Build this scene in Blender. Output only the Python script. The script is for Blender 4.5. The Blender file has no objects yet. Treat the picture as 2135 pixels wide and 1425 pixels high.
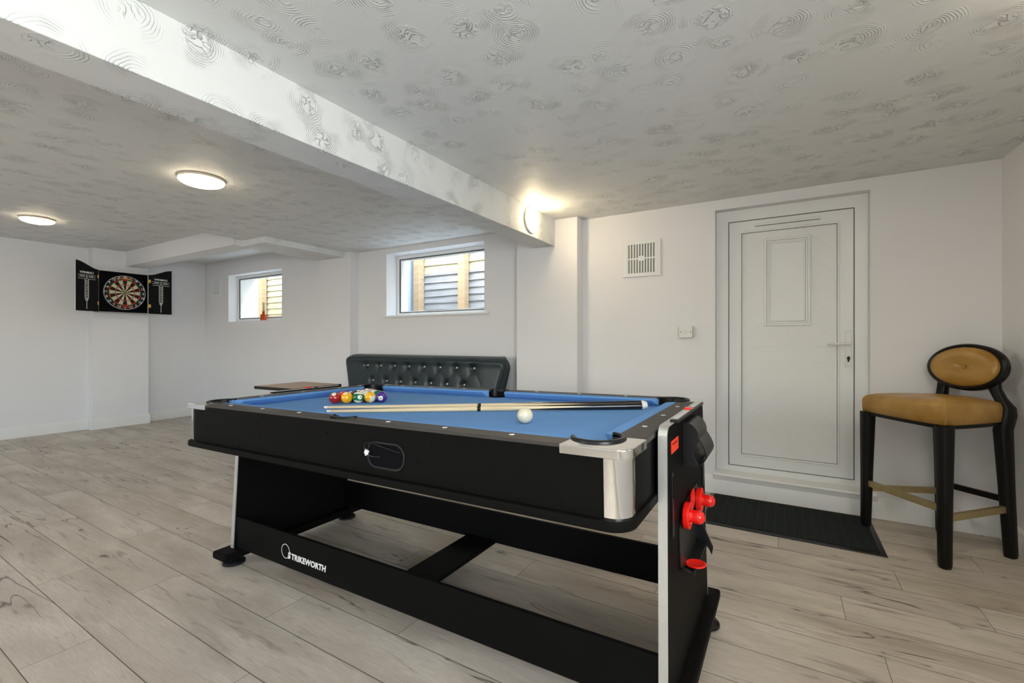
import bpy, math, random
from math import sin, cos, pi, radians, atan2, hypot, sqrt
from mathutils import Matrix, Vector, Euler

random.seed(7)
sc = bpy.context.scene
col = sc.collection

# ------------------------------------------------------------------ camera, world, exposure
cd = bpy.data.cameras.new('camera'); cam = bpy.data.objects.new('camera', cd); col.objects.link(cam)
cd.sensor_width = 36.0; cd.sensor_fit = 'HORIZONTAL'; cd.lens = 950 / 2135 * 36
cd.clip_start = .02
cam.location = (0, 0, 1.12); cam.rotation_euler = (radians(90), 0, radians(31.0))
sc.camera = cam

w = bpy.data.worlds.new('sky'); sc.world = w; w.use_nodes = True
nt = w.node_tree; nt.nodes.clear()
wo = nt.nodes.new('ShaderNodeOutputWorld'); bg = nt.nodes.new('ShaderNodeBackground'); sk = nt.nodes.new('ShaderNodeTexSky')
sk.sky_type = 'NISHITA'; sk.sun_disc = False; sk.sun_elevation = radians(48); sk.sun_rotation = radians(200)
sk.air_density = 1.0; sk.dust_density = 2.5; sk.ozone_density = 1.0
bg.inputs['Strength'].default_value = 1.1
nt.links.new(sk.outputs[0], bg.inputs['Color']); nt.links.new(bg.outputs[0], wo.inputs[0])

vs = sc.view_settings
vs.view_transform = 'Standard'; vs.look = 'None'; vs.gamma = 1.0; vs.use_curve_mapping = False
vs.exposure = 0.14

def area_light(name, loc, rot, sx, sy, watts, c):
    l = bpy.data.lights.new(name, 'AREA'); l.shape = 'RECTANGLE'; l.size = sx; l.size_y = sy; l.energy = watts; l.color = c
    o = bpy.data.objects.new(name, l); col.objects.link(o); o.location = loc; o.rotation_euler = rot
# fill lamp outside the added east window, put in to light beam and room
area_light('fill_east', (1.62, -.95, 1.425), (radians(90), 0, radians(92)), 2.15, 1.20, 118, (.97, .985, 1.0))
# second added lamp outside that window, tilted up to brighten the ceiling
area_light('fill_east_upward', (1.72, -.95, .80), (radians(118), 0, radians(92)), 2.15, .9, 50, (.96, 1.0, .97))
# open sky over the light well north of the house
area_light('daylight_well_sky', (-3.1, 4.42, 3.08), (0, 0, 0), 2.6, .60, 150, (.66, .80, 1.0))
area_light('daylight_well_sky', (-6.9, 4.42, 3.08), (0, 0, 0), 3.0, .60, 150, (.66, .80, 1.0))
area_light('fill_south', (-4.6, -3.52, 1.425), (radians(90), 0, 0), 2.9, 1.20, 22, (.84, .88, 1.0))  # fill lamp outside the added south window, brightens the west zone

# ------------------------------------------------------------------ helpers
def tag(o, label=None, cat=None, group=None, kind=None):
    if label: o['label'] = label
    if cat: o['category'] = cat
    if group: o['group'] = group
    if kind: o['kind'] = kind
    return o

def empty(name, loc=(0, 0, 0), rot=(0, 0, 0)):
    o = bpy.data.objects.new(name, None); o.empty_display_size = .05
    col.objects.link(o); o.location = loc; o.rotation_euler = rot
    return o

class M:
    """collects polygons for one mesh"""
    def __init__(s): s.v = []; s.f = []; s.mi = []; s.cur = 0; s.sm = []; s.smc = False
    def add(s, vs, fs):
        b = len(s.v); s.v += [tuple(p) for p in vs]
        for f in fs:
            s.f.append([b + i for i in f]); s.mi.append(s.cur); s.sm.append(s.smc)
        return s
    def box(s, x0, x1, y0, y1, z0, z1):
        return s.add([(x0,y0,z0),(x1,y0,z0),(x1,y1,z0),(x0,y1,z0),(x0,y0,z1),(x1,y0,z1),(x1,y1,z1),(x0,y1,z1)],
                     [(0,3,2,1),(4,5,6,7),(0,1,5,4),(1,2,6,5),(2,3,7,6),(3,0,4,7)])
    def prism(s, poly, a, b, axis='z'):
        """poly: 2d outline; axis z -> (x,y); axis y -> (x,z); axis x -> (y,z)"""
        def P(p, h):
            return {'z': (p[0], p[1], h), 'y': (p[0], h, p[1]), 'x': (h, p[0], p[1])}[axis]
        n = len(poly)
        return s.add([P(p, a) for p in poly] + [P(p, b) for p in poly],
                     [list(range(n))[::-1], list(range(n, 2*n))] + [(i, (i+1) % n, n + (i+1) % n, n + i) for i in range(n)])
    def ring(s, outer, inner, a, b, axis='z'):
        def P(p, h):
            return {'z': (p[0], p[1], h), 'y': (p[0], h, p[1]), 'x': (h, p[0], p[1])}[axis]
        n = len(outer)
        vs = [P(p, a) for p in outer] + [P(p, b) for p in outer] + [P(p, a) for p in inner] + [P(p, b) for p in inner]
        fs = []
        for i in range(n):
            j = (i+1) % n
            fs += [(i, j, n+j, n+i), (2*n+j, 2*n+i, 3*n+i, 3*n+j), (n+i, n+j, 3*n+j, 3*n+i), (j, i, 2*n+i, 2*n+j)]
        return s.add(vs, fs)
    def loft(s, secs, close=True, caps=True):
        n = len(secs[0]); vs = [p for q in secs for p in q]; fs = []
        for k in range(len(secs)-1):
            for i in range(n if close else n-1):
                j = (i+1) % n
                fs.append((k*n+i, k*n+j, (k+1)*n+j, (k+1)*n+i))
        if caps and close:
            fs.append(list(range(n))[::-1]); fs.append(list(range((len(secs)-1)*n, len(secs)*n)))
        return s.add(vs, fs)
    def tube(s, path, r, n=12, caps=True, flat=1.0):
        path = [Vector(p) for p in path]; secs = []
        rr = r if isinstance(r, (list, tuple)) else [r]*len(path)
        up = Vector((0, 0, 1)); prev = None
        for i, p in enumerate(path):
            d = (path[min(i+1, len(path)-1)] - path[max(i-1, 0)]).normalized()
            if prev is None:
                a = d.cross(up)
                if a.length < .05: a = d.cross(Vector((1, 0, 0)))
            else: a = prev - d * prev.dot(d)
            a.normalize(); prev = a; b = d.cross(a)
            secs.append([tuple(p + a*cos(2*pi*k/n)*rr[i] + b*sin(2*pi*k/n)*rr[i]*flat) for k in range(n)])
        return s.loft(secs, True, caps)
    def lathe(s, prof, c=(0,0,0), axis='z', n=32):
        """prof: (radius, height) pairs"""
        secs = []
        for r, h in prof:
            q = []
            for k in range(n):
                a = 2*pi*k/n; x, y = r*cos(a), r*sin(a)
                p = {'z': (x, y, h), 'y': (x, h, -y), 'x': (h, x, y)}[axis]
                q.append((p[0]+c[0], p[1]+c[1], p[2]+c[2]))
            secs.append(q)
        return s.loft(secs)
    def cyl(s, c, r, h, axis='z', n=24): return s.lathe([(r, 0), (r, h)], c, axis, n)
    def sphere(s, c, r, n=24, m=14, sc_=(1,1,1)):
        return s.loft([[(c[0]+r*sin(pi*i/m)*cos(2*pi*k/n)*sc_[0], c[1]+r*sin(pi*i/m)*sin(2*pi*k/n)*sc_[1], c[2]-r*cos(pi*i/m)*sc_[2])
                        for k in range(n)] for i in range(1, m)])

def obj(name, m, mat, parent=None, bevel=0, smooth=None, seg=2, loc=None, rot=None):
    me = bpy.data.meshes.new(name)
    me.from_pydata(m.v, [], m.f)
    for x in (mat if isinstance(mat, (list, tuple)) else [mat]): me.materials.append(x)
    for i, p in enumerate(me.polygons): p.material_index = m.mi[i]
    o = bpy.data.objects.new(name, me); col.objects.link(o)
    import bmesh
    b = bmesh.new(); b.from_mesh(me); bmesh.ops.recalc_face_normals(b, faces=b.faces)
    for e in b.edges: e.smooth = (len(e.link_faces) == 2 and e.calc_face_angle(3) < radians(smooth or 35))
    for f in b.faces: f.smooth = True
    b.to_mesh(me); b.free()
    if parent: o.parent = parent
    if loc is not None: o.location = loc
    if rot is not None: o.rotation_euler = rot
    if bevel:
        md = o.modifiers.new('bevel', 'BEVEL'); md.width = bevel; md.segments = seg; md.limit_method = 'ANGLE'; md.angle_limit = radians(35)
        md.harden_normals = True
    return o

def box(name, x0, x1, y0, y1, z0, z1, mat, parent=None, bevel=0):
    return obj(name, M().box(x0, x1, y0, y1, z0, z1), mat, parent, bevel)

def struct(name, m, mat, parent=None, bevel=0, **k):
    o = obj(name, m, mat, parent, bevel, **k)
    if not parent: o['kind'] = 'structure'
    return o

def text(name, body, size, mat, parent, frame, depth=.0004, bold=0.0, shear=0.0, align='CENTER', spacing=1.0, wrap=None):
    """frame: (origin, right, up); wrap maps local vectors"""
    cu = bpy.data.curves.new(name, 'FONT'); cu.body = body; cu.size = size; cu.offset = bold; cu.shear = shear
    cu.align_x = align; cu.align_y = 'CENTER'; cu.space_character = spacing; cu.extrude = depth; cu.resolution_u = 3
    t = bpy.data.objects.new(name, cu); col.objects.link(t)
    dg = bpy.context.evaluated_depsgraph_get(); dg.update()
    me = bpy.data.meshes.new_from_object(t.evaluated_get(dg)); bpy.data.objects.remove(t)
    O, R, U = (Vector(a) for a in frame); N = R.cross(U)
    for v in me.vertices:
        q = O + R*v.co.x + U*v.co.y + N*v.co.z
        v.co = wrap(q) if wrap else q
    me.materials.clear(); me.materials.append(mat)
    o = bpy.data.objects.new(name, me); col.objects.link(o)
    if parent: o.parent = parent
    return o

def rrect(hx, hy, r, cx=0, cy=0, n=8):
    pts = []
    for (sx, sy, a0) in ((1,1,0),(-1,1,90),(-1,-1,180),(1,-1,270)):
        for k in range(n+1):
            a = radians(a0 + 90*k/n)
            pts.append((cx + sx*(hx-r) + r*cos(a), cy + sy*(hy-r) + r*sin(a)))
    return pts

def arc(c, r, a0, a1, n=12):
    return [(c[0] + r*cos(a0+(a1-a0)*k/n), c[1] + r*sin(a0+(a1-a0)*k/n)) for k in range(n+1)]

# ------------------------------------------------------------------ materials
class N:
    def __init__(s, name):
        s.m = bpy.data.materials.new(name); s.m.use_nodes = True; s.t = s.m.node_tree
        s.b = s.t.nodes['Principled BSDF']; s.out = s.t.nodes['Material Output']
    def n(s, typ, **k):
        x = s.t.nodes.new('ShaderNode' + typ)
        for a, v in k.items():
            if a.startswith('i_'):
                key = a[2:]; key = int(key) if key.isdigit() else key.replace('_', ' ')
                if hasattr(v, 'is_linked') or isinstance(v, bpy.types.NodeSocket): s.t.links.new(v, x.inputs[key])
                else: x.inputs[key].default_value = v
            else: setattr(x, a, v)
        return x
    def l(s, a, b): s.t.links.new(a, b)
    def math(s, op, a, b=None, c=None):
        x = s.t.nodes.new('ShaderNodeMath'); x.operation = op
        for i, v in enumerate((a, b, c)):
            if v is None: continue
            if isinstance(v, bpy.types.NodeSocket): s.t.links.new(v, x.inputs[i])
            else: x.inputs[i].default_value = v
        return x.outputs[0]
    def mix(s, f, a, b, blend='MIX'):
        x = s.t.nodes.new('ShaderNodeMix'); x.data_type = 'RGBA'; x.blend_type = blend
        for i, v in ((0, f), (6, a), (7, b)):
            if isinstance(v, bpy.types.NodeSocket): s.t.links.new(v, x.inputs[i])
            else: x.inputs[i].default_value = (v if i == 0 else (*v[:3], 1))
        return x.outputs[2]
    def ramp(s, f, stops, interp='LINEAR'):
        x = s.t.nodes.new('ShaderNodeValToRGB'); s.l(f, x.inputs[0]); x.color_ramp.interpolation = interp
        e = x.color_ramp.elements
        while len(e) < len(stops): e.new(.5)
        for i, (p, c) in enumerate(stops):
            e[i].position = p; e[i].color = (c, c, c, 1) if not isinstance(c, (tuple, list)) else (*c[:3], 1)
        return x.outputs[0]

def mat(name, c, rough=.5, metal=0, var=.06, scale=12, bump=0, bscale=60, coat=0, spec=None, sheen=0):
    k = N(name); tc = k.n('TexCoord')
    no = k.n('TexNoise', i_Vector=tc.outputs['Object'], i_Scale=scale, i_Detail=4.0)
    lo = tuple(x*(1-var) for x in c); hi = tuple(min(1, x*(1+var)) for x in c)
    k.l(k.mix(no.outputs['Fac'], lo, hi), k.b.inputs['Base Color'])
    k.b.inputs['Roughness'].default_value = rough; k.b.inputs['Metallic'].default_value = metal
    if coat: k.b.inputs['Coat Weight'].default_value = coat; k.b.inputs['Coat Roughness'].default_value = .06
    if spec is not None: k.b.inputs['Specular IOR Level'].default_value = spec
    if sheen: k.b.inputs['Sheen Weight'].default_value = sheen
    if bump:
        n2 = k.n('TexNoise', i_Vector=tc.outputs['Object'], i_Scale=bscale, i_Detail=3.0)
        bp = k.n('Bump', i_Height=n2.outputs['Fac'], i_Strength=bump, i_Distance=.002)
        k.l(bp.outputs[0], k.b.inputs['Normal'])
    return k.m

def emis(name, c, st):
    k = N(name); e = k.n('Emission', i_Color=(*c, 1), i_Strength=st); k.l(e.outputs[0], k.out.inputs[0]); return k.m

WALL = mat('wall_paint', (.80, .79, .795), .75, var=.012, scale=3, bump=.08, bscale=220)
TRIMP = mat('gloss_white_paint', (.80, .79, .76), .38, var=.02, scale=8)
UPVC = mat('white_upvc', (.80, .81, .80), .32, var=.015, scale=6)
GASKET = mat('black_gasket', (.012, .013, .016), .5)
BLACKP = mat('black_plastic', (.007, .007, .008), .36, bump=.15, bscale=400, spec=.35)
BLACKL = mat('black_laminate', (.0050, .0048, .0044), .55, var=.1, bump=.05, bscale=500, spec=.05)
RAILM = mat('charcoal_rail_vinyl', (.045, .040, .036), .5, var=.08, bump=.12, bscale=600, spec=.3)
BLACKM = mat('matt_black', (.004, .004, .005), .7, spec=.05)
CHROME = mat('chrome', (.86, .85, .83), .07, 1, var=.01)
SILVER = mat('brushed_silver_edging', (.62, .62, .59), .38, .75, var=.06, scale=30)
RED = mat('red_plastic', (.80, .012, .006), .22, var=.04, coat=.3)
STICK = mat('orange_red_sticker', (.90, .05, .015), .5, var=.03)
WHITEP = mat('white_plastic', (.78, .78, .75), .35, var=.03)
IVORY = mat('ivory_resin', (.72, .66, .50), .10, var=.03, coat=.5)
SIGHT = mat('pearl_sight', (.82, .80, .74), .3)
LETTER = mat('white_lettering', (.80, .79, .75), .5, var=.02)
GREYIN = mat('counter_strip_grey', (.55, .55, .54), .4, var=.08, scale=200)

def cloth(name, c):
    k = N(name); tc = k.n('TexCoord')
    no = k.n('TexNoise', i_Vector=tc.outputs['Object'], i_Scale=9.0, i_Detail=3.0)
    f = k.n('TexNoise', i_Vector=tc.outputs['Object'], i_Scale=900.0, i_Detail=1.0)
    a = k.mix(no.outputs['Fac'], tuple(x*.93 for x in c), tuple(x*1.06 for x in c))
    k.l(a, k.b.inputs['Base Color']); k.b.inputs['Roughness'].default_value = .85
    k.b.inputs['Specular IOR Level'].default_value = .08
    bp = k.n('Bump', i_Height=f.outputs['Fac'], i_Strength=.15, i_Distance=.0006); k.l(bp.outputs[0], k.b.inputs['Normal'])
    return k.m
FELT = cloth('blue_cloth', (.15, .33, .66))

def leather(name, c, c2, rough=.33):
    k = N(name); tc = k.n('TexCoord')
    no = k.n('TexNoise', i_Vector=tc.outputs['Object'], i_Scale=7.0, i_Detail=5.0)
    k.l(k.mix(k.ramp(no.outputs['Fac'], [(.35, 0), (.7, 1)]), c, c2), k.b.inputs['Base Color'])
    k.b.inputs['Roughness'].default_value = rough; k.b.inputs['Specular IOR Level'].default_value = .5
    vo = k.n('TexVoronoi', i_Vector=tc.outputs['Object'], i_Scale=260.0)
    cr = k.n('TexNoise', i_Vector=tc.outputs['Object'], i_Scale=14.0, i_Detail=6.0)
    h = k.math('ADD', k.math('MULTIPLY', vo.outputs['Distance'], .3), cr.outputs['Fac'])
    bp = k.n('Bump', i_Height=h, i_Strength=.25, i_Distance=.003); k.l(bp.outputs[0], k.b.inputs['Normal'])
    return k.m
TAN = leather('tan_leather', (.31, .155, .020), (.47, .27, .065), .32)
TEAL = leather('dark_teal_leather', (.010, .022, .027), (.016, .030, .034), .34)
DARKWOOD = mat('black_lacquered_wood', (.005, .0045, .004), .35, var=.2, scale=20, spec=.25)
BRASS = mat('worn_brass_strip', (.50, .40, .20), .42, .85, var=.25, scale=45)
NAIL = mat('brushed_nickel_stud', (.58, .54, .44), .3, .25)

# floor: planks along X, 0.2 m wide
def floor_mat():
    k = N('grey_oak_laminate'); tc = k.n('TexCoord'); sx = k.n('SeparateXYZ', i_Vector=tc.outputs['Object'])
    X, Y = sx.outputs[0], sx.outputs[1]
    W, LN, NR = .1998, 1.40, 24
    yy = k.math('DIVIDE', k.math('SUBTRACT', Y, .463), W)
    row = k.math('FLOOR', yy); fy = k.math('FRACT', yy)
    offs = [.56, 1.25, .31, .993, .13, .74, 1.12, .30, .90, .207, .695, .45, 1.365, .82, .25, 1.05]
    # row offset table, rows -8..15
    tab = [offs[(i - 8) % 16] for i in range(NR)]
    rk = k.math('DIVIDE', k.math('ADD', k.math('ADD', row, 8.0), .5), float(NR))
    off = k.math('MULTIPLY', k.ramp(rk, [(i/NR, tab[i]/1.4) for i in range(NR)], 'CONSTANT'), 1.4)
    xx = k.math('DIVIDE', k.math('ADD', k.math('SUBTRACT', X, off), 14.0), LN)
    cl = k.math('FLOOR', xx); fx = k.math('FRACT', xx)
    pid = k.math('ADD', k.math('MULTIPLY', row, 7.31), k.math('MULTIPLY', cl, 3.17))
    wn = k.n('TexWhiteNoise', noise_dimensions='1D', i_W=pid)
    rnd = wn.outputs['Value']
    # seams
    ey = k.math('MINIMUM', fy, k.math('SUBTRACT', 1.0, fy)); ex = k.math('MINIMUM', fx, k.math('SUBTRACT', 1.0, fx))
    sy_ = k.math('LESS_THAN', ey, .0016/W); sx_ = k.math('LESS_THAN', ex, .0011/LN)
    seam = k.math('MAXIMUM', sy_, sx_)
    # per plank coordinates
    co = k.n('CombineXYZ', i_X=k.math('ADD', X, k.math('MULTIPLY', rnd, 37.0)), i_Y=k.math('ADD', Y, k.math('MULTIPLY', rnd, 11.0)), i_Z=k.math('MULTIPLY', rnd, 5.0))
    def noise(sx, sy, scale, det=4.0, dist=0.0, rough=.5):
        mp = k.n('Mapping', i_Vector=co.outputs[0], i_Scale=(sx, sy, 1.0))
        return k.n('TexNoise', i_Vector=mp.outputs[0], i_Scale=scale, i_Detail=det, i_Distortion=dist, i_Roughness=rough).outputs['Fac']
    big = noise(.7, 2.6, 2.2, 3.0, .4)
    fine = noise(1.0, 14.0, 16.0, 6.0, .3, .65)
    streak = noise(.55, 5.5, 4.0, 5.0, 1.6, .6)
    base = k.mix(k.ramp(big, [(.32, 0), (.68, 1)]), (.41, .345, .27), (.69, .615, .515))
    base = k.mix(k.math('MULTIPLY', rnd, .55), base, (.60, .53, .465))
    base = k.mix(k.math('MULTIPLY', k.ramp(fine, [(.38, 1), (.62, 0)]), .30), base, (.27, .225, .19))
    base = k.mix(k.math('MULTIPLY', k.ramp(streak, [(.30, 1), (.43, 0)]), .55), base, (.20, .16, .13))
    # long cracks: thin band where a distorted noise crosses its middle, kept only in patches
    ck = noise(.42, 3.2, 1.7, 3.0, 1.1)
    line = k.ramp(k.math('ABSOLUTE', k.math('SUBTRACT', ck, .5)), [(.0, 1), (.009, 0)])
    patch = k.ramp(noise(.8, 1.6, 1.9, 2.0, 0.0), [(.50, 0), (.56, 1)])
    base = k.mix(k.math('MULTIPLY', k.math('MULTIPLY', line, patch), .9), base, (.07, .05, .038))
    # knots
    mp = k.n('Mapping', i_Vector=co.outputs[0], i_Scale=(1.0, 2.1, 1.0))
    dn = k.n('TexNoise', i_Vector=mp.outputs[0], i_Scale=14.0, i_Detail=3.0)
    av = k.n('VectorMath', operation='MULTIPLY_ADD'); k.l(dn.outputs['Color'], av.inputs[0]); av.inputs[1].default_value = (.10, .10, 0); k.l(mp.outputs[0], av.inputs[2])
    vo = k.n('TexVoronoi', i_Vector=av.outputs[0], i_Scale=2.1)
    kn = k.ramp(vo.outputs['Distance'], [(.02, 1), (.095, 0)])
    kn2 = k.ramp(vo.outputs['Distance'], [(.03, 1), (.30, 0)])
    base = k.mix(k.math('MULTIPLY', kn2, .35), base, (.24, .19, .15))
    base = k.mix(k.math('MULTIPLY', kn, .75), base, (.055, .042, .035))
    base = k.mix(k.math('MULTIPLY', seam, .85), base, (.05, .04, .03))
    k.l(base, k.b.inputs['Base Color'])
    k.l(k.math('ADD', .36, k.math('MULTIPLY', fine, .18)), k.b.inputs['Roughness'])
    k.b.inputs['Specular IOR Level'].default_value = .42
    h = k.math('SUBTRACT', k.math('MULTIPLY', fine, .25), k.math('ADD', seam, k.math('MULTIPLY', line, k.math('MULTIPLY', patch, .4))))
    bp = k.n('Bump', i_Height=h, i_Strength=.35, i_Distance=.0015); k.l(bp.outputs[0], k.b.inputs['Normal'])
    return k.m
FLOOR = floor_mat()

def ceiling_mat(name, c):
    """swirled artex plaster: concentric combed rings round rough stippled centres"""
    k = N(name); tc = k.n('TexCoord')
    ob = tc.outputs['Object']
    nz = k.n('TexNoise', i_Vector=ob, i_Scale=5.0, i_Detail=2.0)
    av = k.n('VectorMath', operation='MULTIPLY_ADD'); k.l(nz.outputs['Color'], av.inputs[0]); av.inputs[1].default_value = (.05, .05, .05); k.l(ob, av.inputs[2])
    vo = k.n('TexVoronoi', i_Vector=av.outputs[0], i_Scale=5.2, i_Randomness=.62)
    d = vo.outputs['Distance']
    n2 = k.n('TexNoise', i_Vector=ob, i_Scale=26.0, i_Detail=3.0)
    rings = k.math('SINE', k.math('ADD', k.math('MULTIPLY', d, 150.0), k.math('MULTIPLY', n2.outputs['Fac'], 5.0)))
    rings = k.ramp(k.math('ADD', k.math('MULTIPLY', rings, .5), .5), [(.45, 0), (1.0, 1)])
    msk = k.ramp(d, [(.14, 0), (.22, 1), (.42, .8), (.56, .04)])
    gaps = k.ramp(k.n('TexNoise', i_Vector=ob, i_Scale=11.0, i_Detail=1.0).outputs['Fac'], [(.45, .0), (.60, 1.0)])
    # stippled ridges at the centres
    rn = k.n('TexNoise', i_Vector=av.outputs[0], i_Scale=24.0, i_Detail=2.0, i_Distortion=1.2).outputs['Fac']
    rid = k.ramp(k.math('ABSOLUTE', k.math('SUBTRACT', rn, .5)), [(.0, 1), (.055, 0)])
    cen = k.ramp(d, [(.14, 1), (.30, 0)])
    h = k.math('ADD', k.math('MULTIPLY', k.math('MULTIPLY', k.math('MULTIPLY', rings, msk), gaps), .45), k.math('MULTIPLY', k.math('MULTIPLY', rid, cen), .85))
    bp = k.n('Bump', i_Height=h, i_Strength=1.0, i_Distance=.0065)
    k.l(bp.outputs[0], k.b.inputs['Normal'])
    k.l(k.mix(nz.outputs['Fac'], tuple(x*.99 for x in c), c), k.b.inputs['Base Color'])
    k.b.inputs['Roughness'].default_value = .6
    return k.m
ARTEX = ceiling_mat('artex_ceiling', (.76, .765, .745))

def glass_mat():
    k = N('window_glass'); t = k.n('BsdfTransparent', i_Color=(.96, .98, .98, 1)); g = k.n('BsdfGlossy', i_Roughness=.02)
    no = k.n('TexNoise', i_Scale=2.0)
    fr = k.n('LayerWeight', i_Blend=.5)
    mx = k.n('MixShader'); k.l(k.math('ADD', k.math('MULTIPLY', k.math('POWER', fr.outputs['Facing'], 4.0), .5), k.math('ADD', .02, k.math('MULTIPLY', no.outputs['Fac'], .004))), mx.inputs[0]); k.l(t.outputs[0], mx.inputs[1]); k.l(g.outputs[0], mx.inputs[2])
    k.l(mx.outputs[0], k.out.inputs[0]); return k.m
GLASS = glass_mat()

# ------------------------------------------------------------------ setting
YN, YA, XW = 3.67, 3.60, -7.65          # north wall, alcove wall, west wall
ZC, ZU = 2.165, 2.312
struct('floor', M().box(-8.2, 1.9, -3.4, 4.1, -.08, 0), FLOOR)

def wall_grid(xs, zs, holes, y0, y1):
    m = M()
    for i in range(len(xs)-1):
        for j in range(len(zs)-1):
            if (i, j) in holes: continue
            m.box(xs[i], xs[i+1], y0, y1, zs[j], zs[j+1])
    return m
W2 = (-3.855, -2.52, 1.405, 2.104)
W1 = (-7.034, -5.718, 1.410, 2.089)
DR = (-.449, .463, .12, 2.09)
struct('wall_north', wall_grid([-4.315, W2[0], W2[1], DR[0], DR[1], 1.45], [0, .12, W2[2], 2.09, W2[3], 2.6],
       {(1, 2), (1, 3), (3, 1), (3, 2)}, YN, YN+.34), WALL)
struct('wall_north_alcove', wall_grid([-8.1, W1[0], W1[1], -4.40], [0, W1[2], W1[3], 2.6], {(1, 1)}, YA, YA+.41), WALL)
# west wall with its chimney breast
struct('wall_west', M().prism([(-8.1, -3.2), (XW, -3.2), (XW, 2.8), (-7.72, YA), (-7.72, YA+.1), (-8.1, YA+.1)], 0, 2.6), WALL)
struct('trim_1', M().box(XW-.05, -7.52, 2.209, 2.800, 0, 2.40), WALL)
# boxed pilasters on the north wall
struct('trim_2', M().box(-4.89, -4.315, 3.55, YN+.2, 0, 2.4), WALL)
struct('trim_3', M().box(-2.080, -1.495, 3.545, YN+.1, 0, 2.4), WALL)
# east wall, slightly off square, with an opening for the added window behind the viewpoint
we = wall_grid([-6.85, -5.75, -3.55, .35], [0, .80, 2.05, 2.6], {(1, 1)}, 0, .3)
ea = M()
for i in range(len(we.v)):
    x, y, z = we.v[i]; we.v[i] = (y, x, z)
EAST = obj('wall_east', we, WALL, loc=(1.058, YN, 0), rot=(0, 0, radians(2.0))); EAST['kind'] = 'structure'
struct('wall_south', wall_grid([-8.1, -6.1, -3.1, 1.9], [0, .80, 2.05, 2.6], {(1, 1)}, -3.45, -3.1), WALL)
# ceilings
struct('ceiling', M().box(-4.785, 1.9, -3.3, 4.05, ZC, 2.62), ARTEX)
struct('ceiling_upper', M().box(-8.1, -4.785, -3.3, 4.05, ZU, 2.62), ARTEX)
# beams and boxing
struct('trim_4', M().box(-1.905, -1.700, -3.2, YN+.01, 1.940, 2.20), ARTEX, bevel=.004)
struct('trim_5', M().box(-4.872, -4.425, 2.61, YA+.02, 2.105, 2.40), ARTEX, bevel=.003)
struct('trim_6', M().box(XW-.02, -4.872, 2.545, 2.745, 2.118, 2.40), WALL, bevel=.003)

# skirting boards
def skirt(name, pts, h=.13, t=.016):
    m = M(); 
    prof = [(0, 0), (t, 0), (t, h-.022), (t*.55, h-.006), (t*.3, h), (0, h)]
    secs = []
    n = len(pts)
    for i, p in enumerate(pts):
        p = Vector(p); 
        def nrm(a, b):
            d = (Vector(b)-Vector(a)).normalized(); return Vector((d.y, -d.x))
        ns = []
        if i > 0: ns.append(nrm(pts[i-1], pts[i]))
        if i < n-1: ns.append(nrm(pts[i], pts[i+1]))
        v = sum(ns, Vector((0, 0))); v = v/ v.dot(ns[0])
        secs.append([(p.x+v.x*d, p.y+v.y*d, z) for d, z in prof])
    m.loft(secs); return struct(name, m, TRIMP)
skirt('baseboard_west', [(XW, -3.1), (XW, 2.209), (-7.52, 2.209), (-7.52, 2.80), (XW, 2.80), (-7.72, YA)])
skirt('baseboard_alcove', [(-7.72, YA), (-4.89, YA)])
skirt('baseboard_north', [(-4.89, YA), (-4.89, 3.55), (-4.315, 3.55), (-4.315, YN), (-2.08, YN), (-2.08, 3.545), (-1.495, 3.545), (-1.495, YN), (1.058, YN)])
skirt('baseboard_east', [(1.058, YN), (1.058+.2336, YN-6.69)])

# windows
def window(name, W, yw, yf, t=.042, sill=False):
    x0, x1, z0, z1 = W
    r = empty(name, ((x0+x1)/2, yf, z0)); r['kind'] = 'structure'
    cx = (x0+x1)/2
    a = [(x0-cx, 0), (x1-cx, 0), (x1-cx, z1-z0), (x0-cx, z1-z0)]
    def ins(d): return [(x0-cx+d, d), (x1-cx-d, d), (x1-cx-d, z1-z0-d), (x0-cx+d, z1-z0-d)]
    obj('window_frame', M().ring(a, ins(t), 0, .065, 'y'), UPVC, r, .004)
    obj('gasket', M().ring(ins(t-.001), ins(t+.007), .004, .05, 'y'), GASKET, r)
    obj('sash', M().ring(ins(t+.007), ins(t+.020), .012, .055, 'y'), UPVC, r, .002)
    obj('pane', M().box(x0-cx+t+.018, x1-cx-t-.018, .030, .034, t+.018, z1-z0-t-.018), GLASS, r)
    if sill:
        s = M().prism([(yw-.028-yf, -.020), (.005, -.020), (.005, .004), (yw-.022-yf, .004), (yw-.030-yf, -.004), (yw-.031-yf, -.014)], x0-cx-.03, x1-cx+.06, 'x')
        obj('window_sill', s, TRIMP, r, .002)
    return r
window('window_1', W1, YA, 3.73, .040)
window('window_2', W2, YN, 3.83, .040, True)
# unseen east window, added to light the room from behind the viewpoint
r = empty('added_window_east', (1.058, YN, 0), (0, 0, radians(2.0))); r['kind'] = 'structure'
fr = [(-5.75, .80), (-3.55, .80), (-3.55, 2.05), (-5.75, 2.05)]
fi = [(-5.69, .86), (-3.61, .86), (-3.61, 1.99), (-5.69, 1.99)]
obj('window_frame', M().ring(fr, fi, .12, .19, 'x'), UPVC, r, .004)
obj('mullion', M().box(.125, .185, -4.68, -4.62, .86, 1.99), UPVC, r, .003)
obj('pane', M().box(.15, .154, -5.69, -3.61, .86, 1.99), GLASS, r)
obj('window_sill', M().box(-.03, .12, -5.80, -3.50, .778, .80), TRIMP, r, .004)

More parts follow.
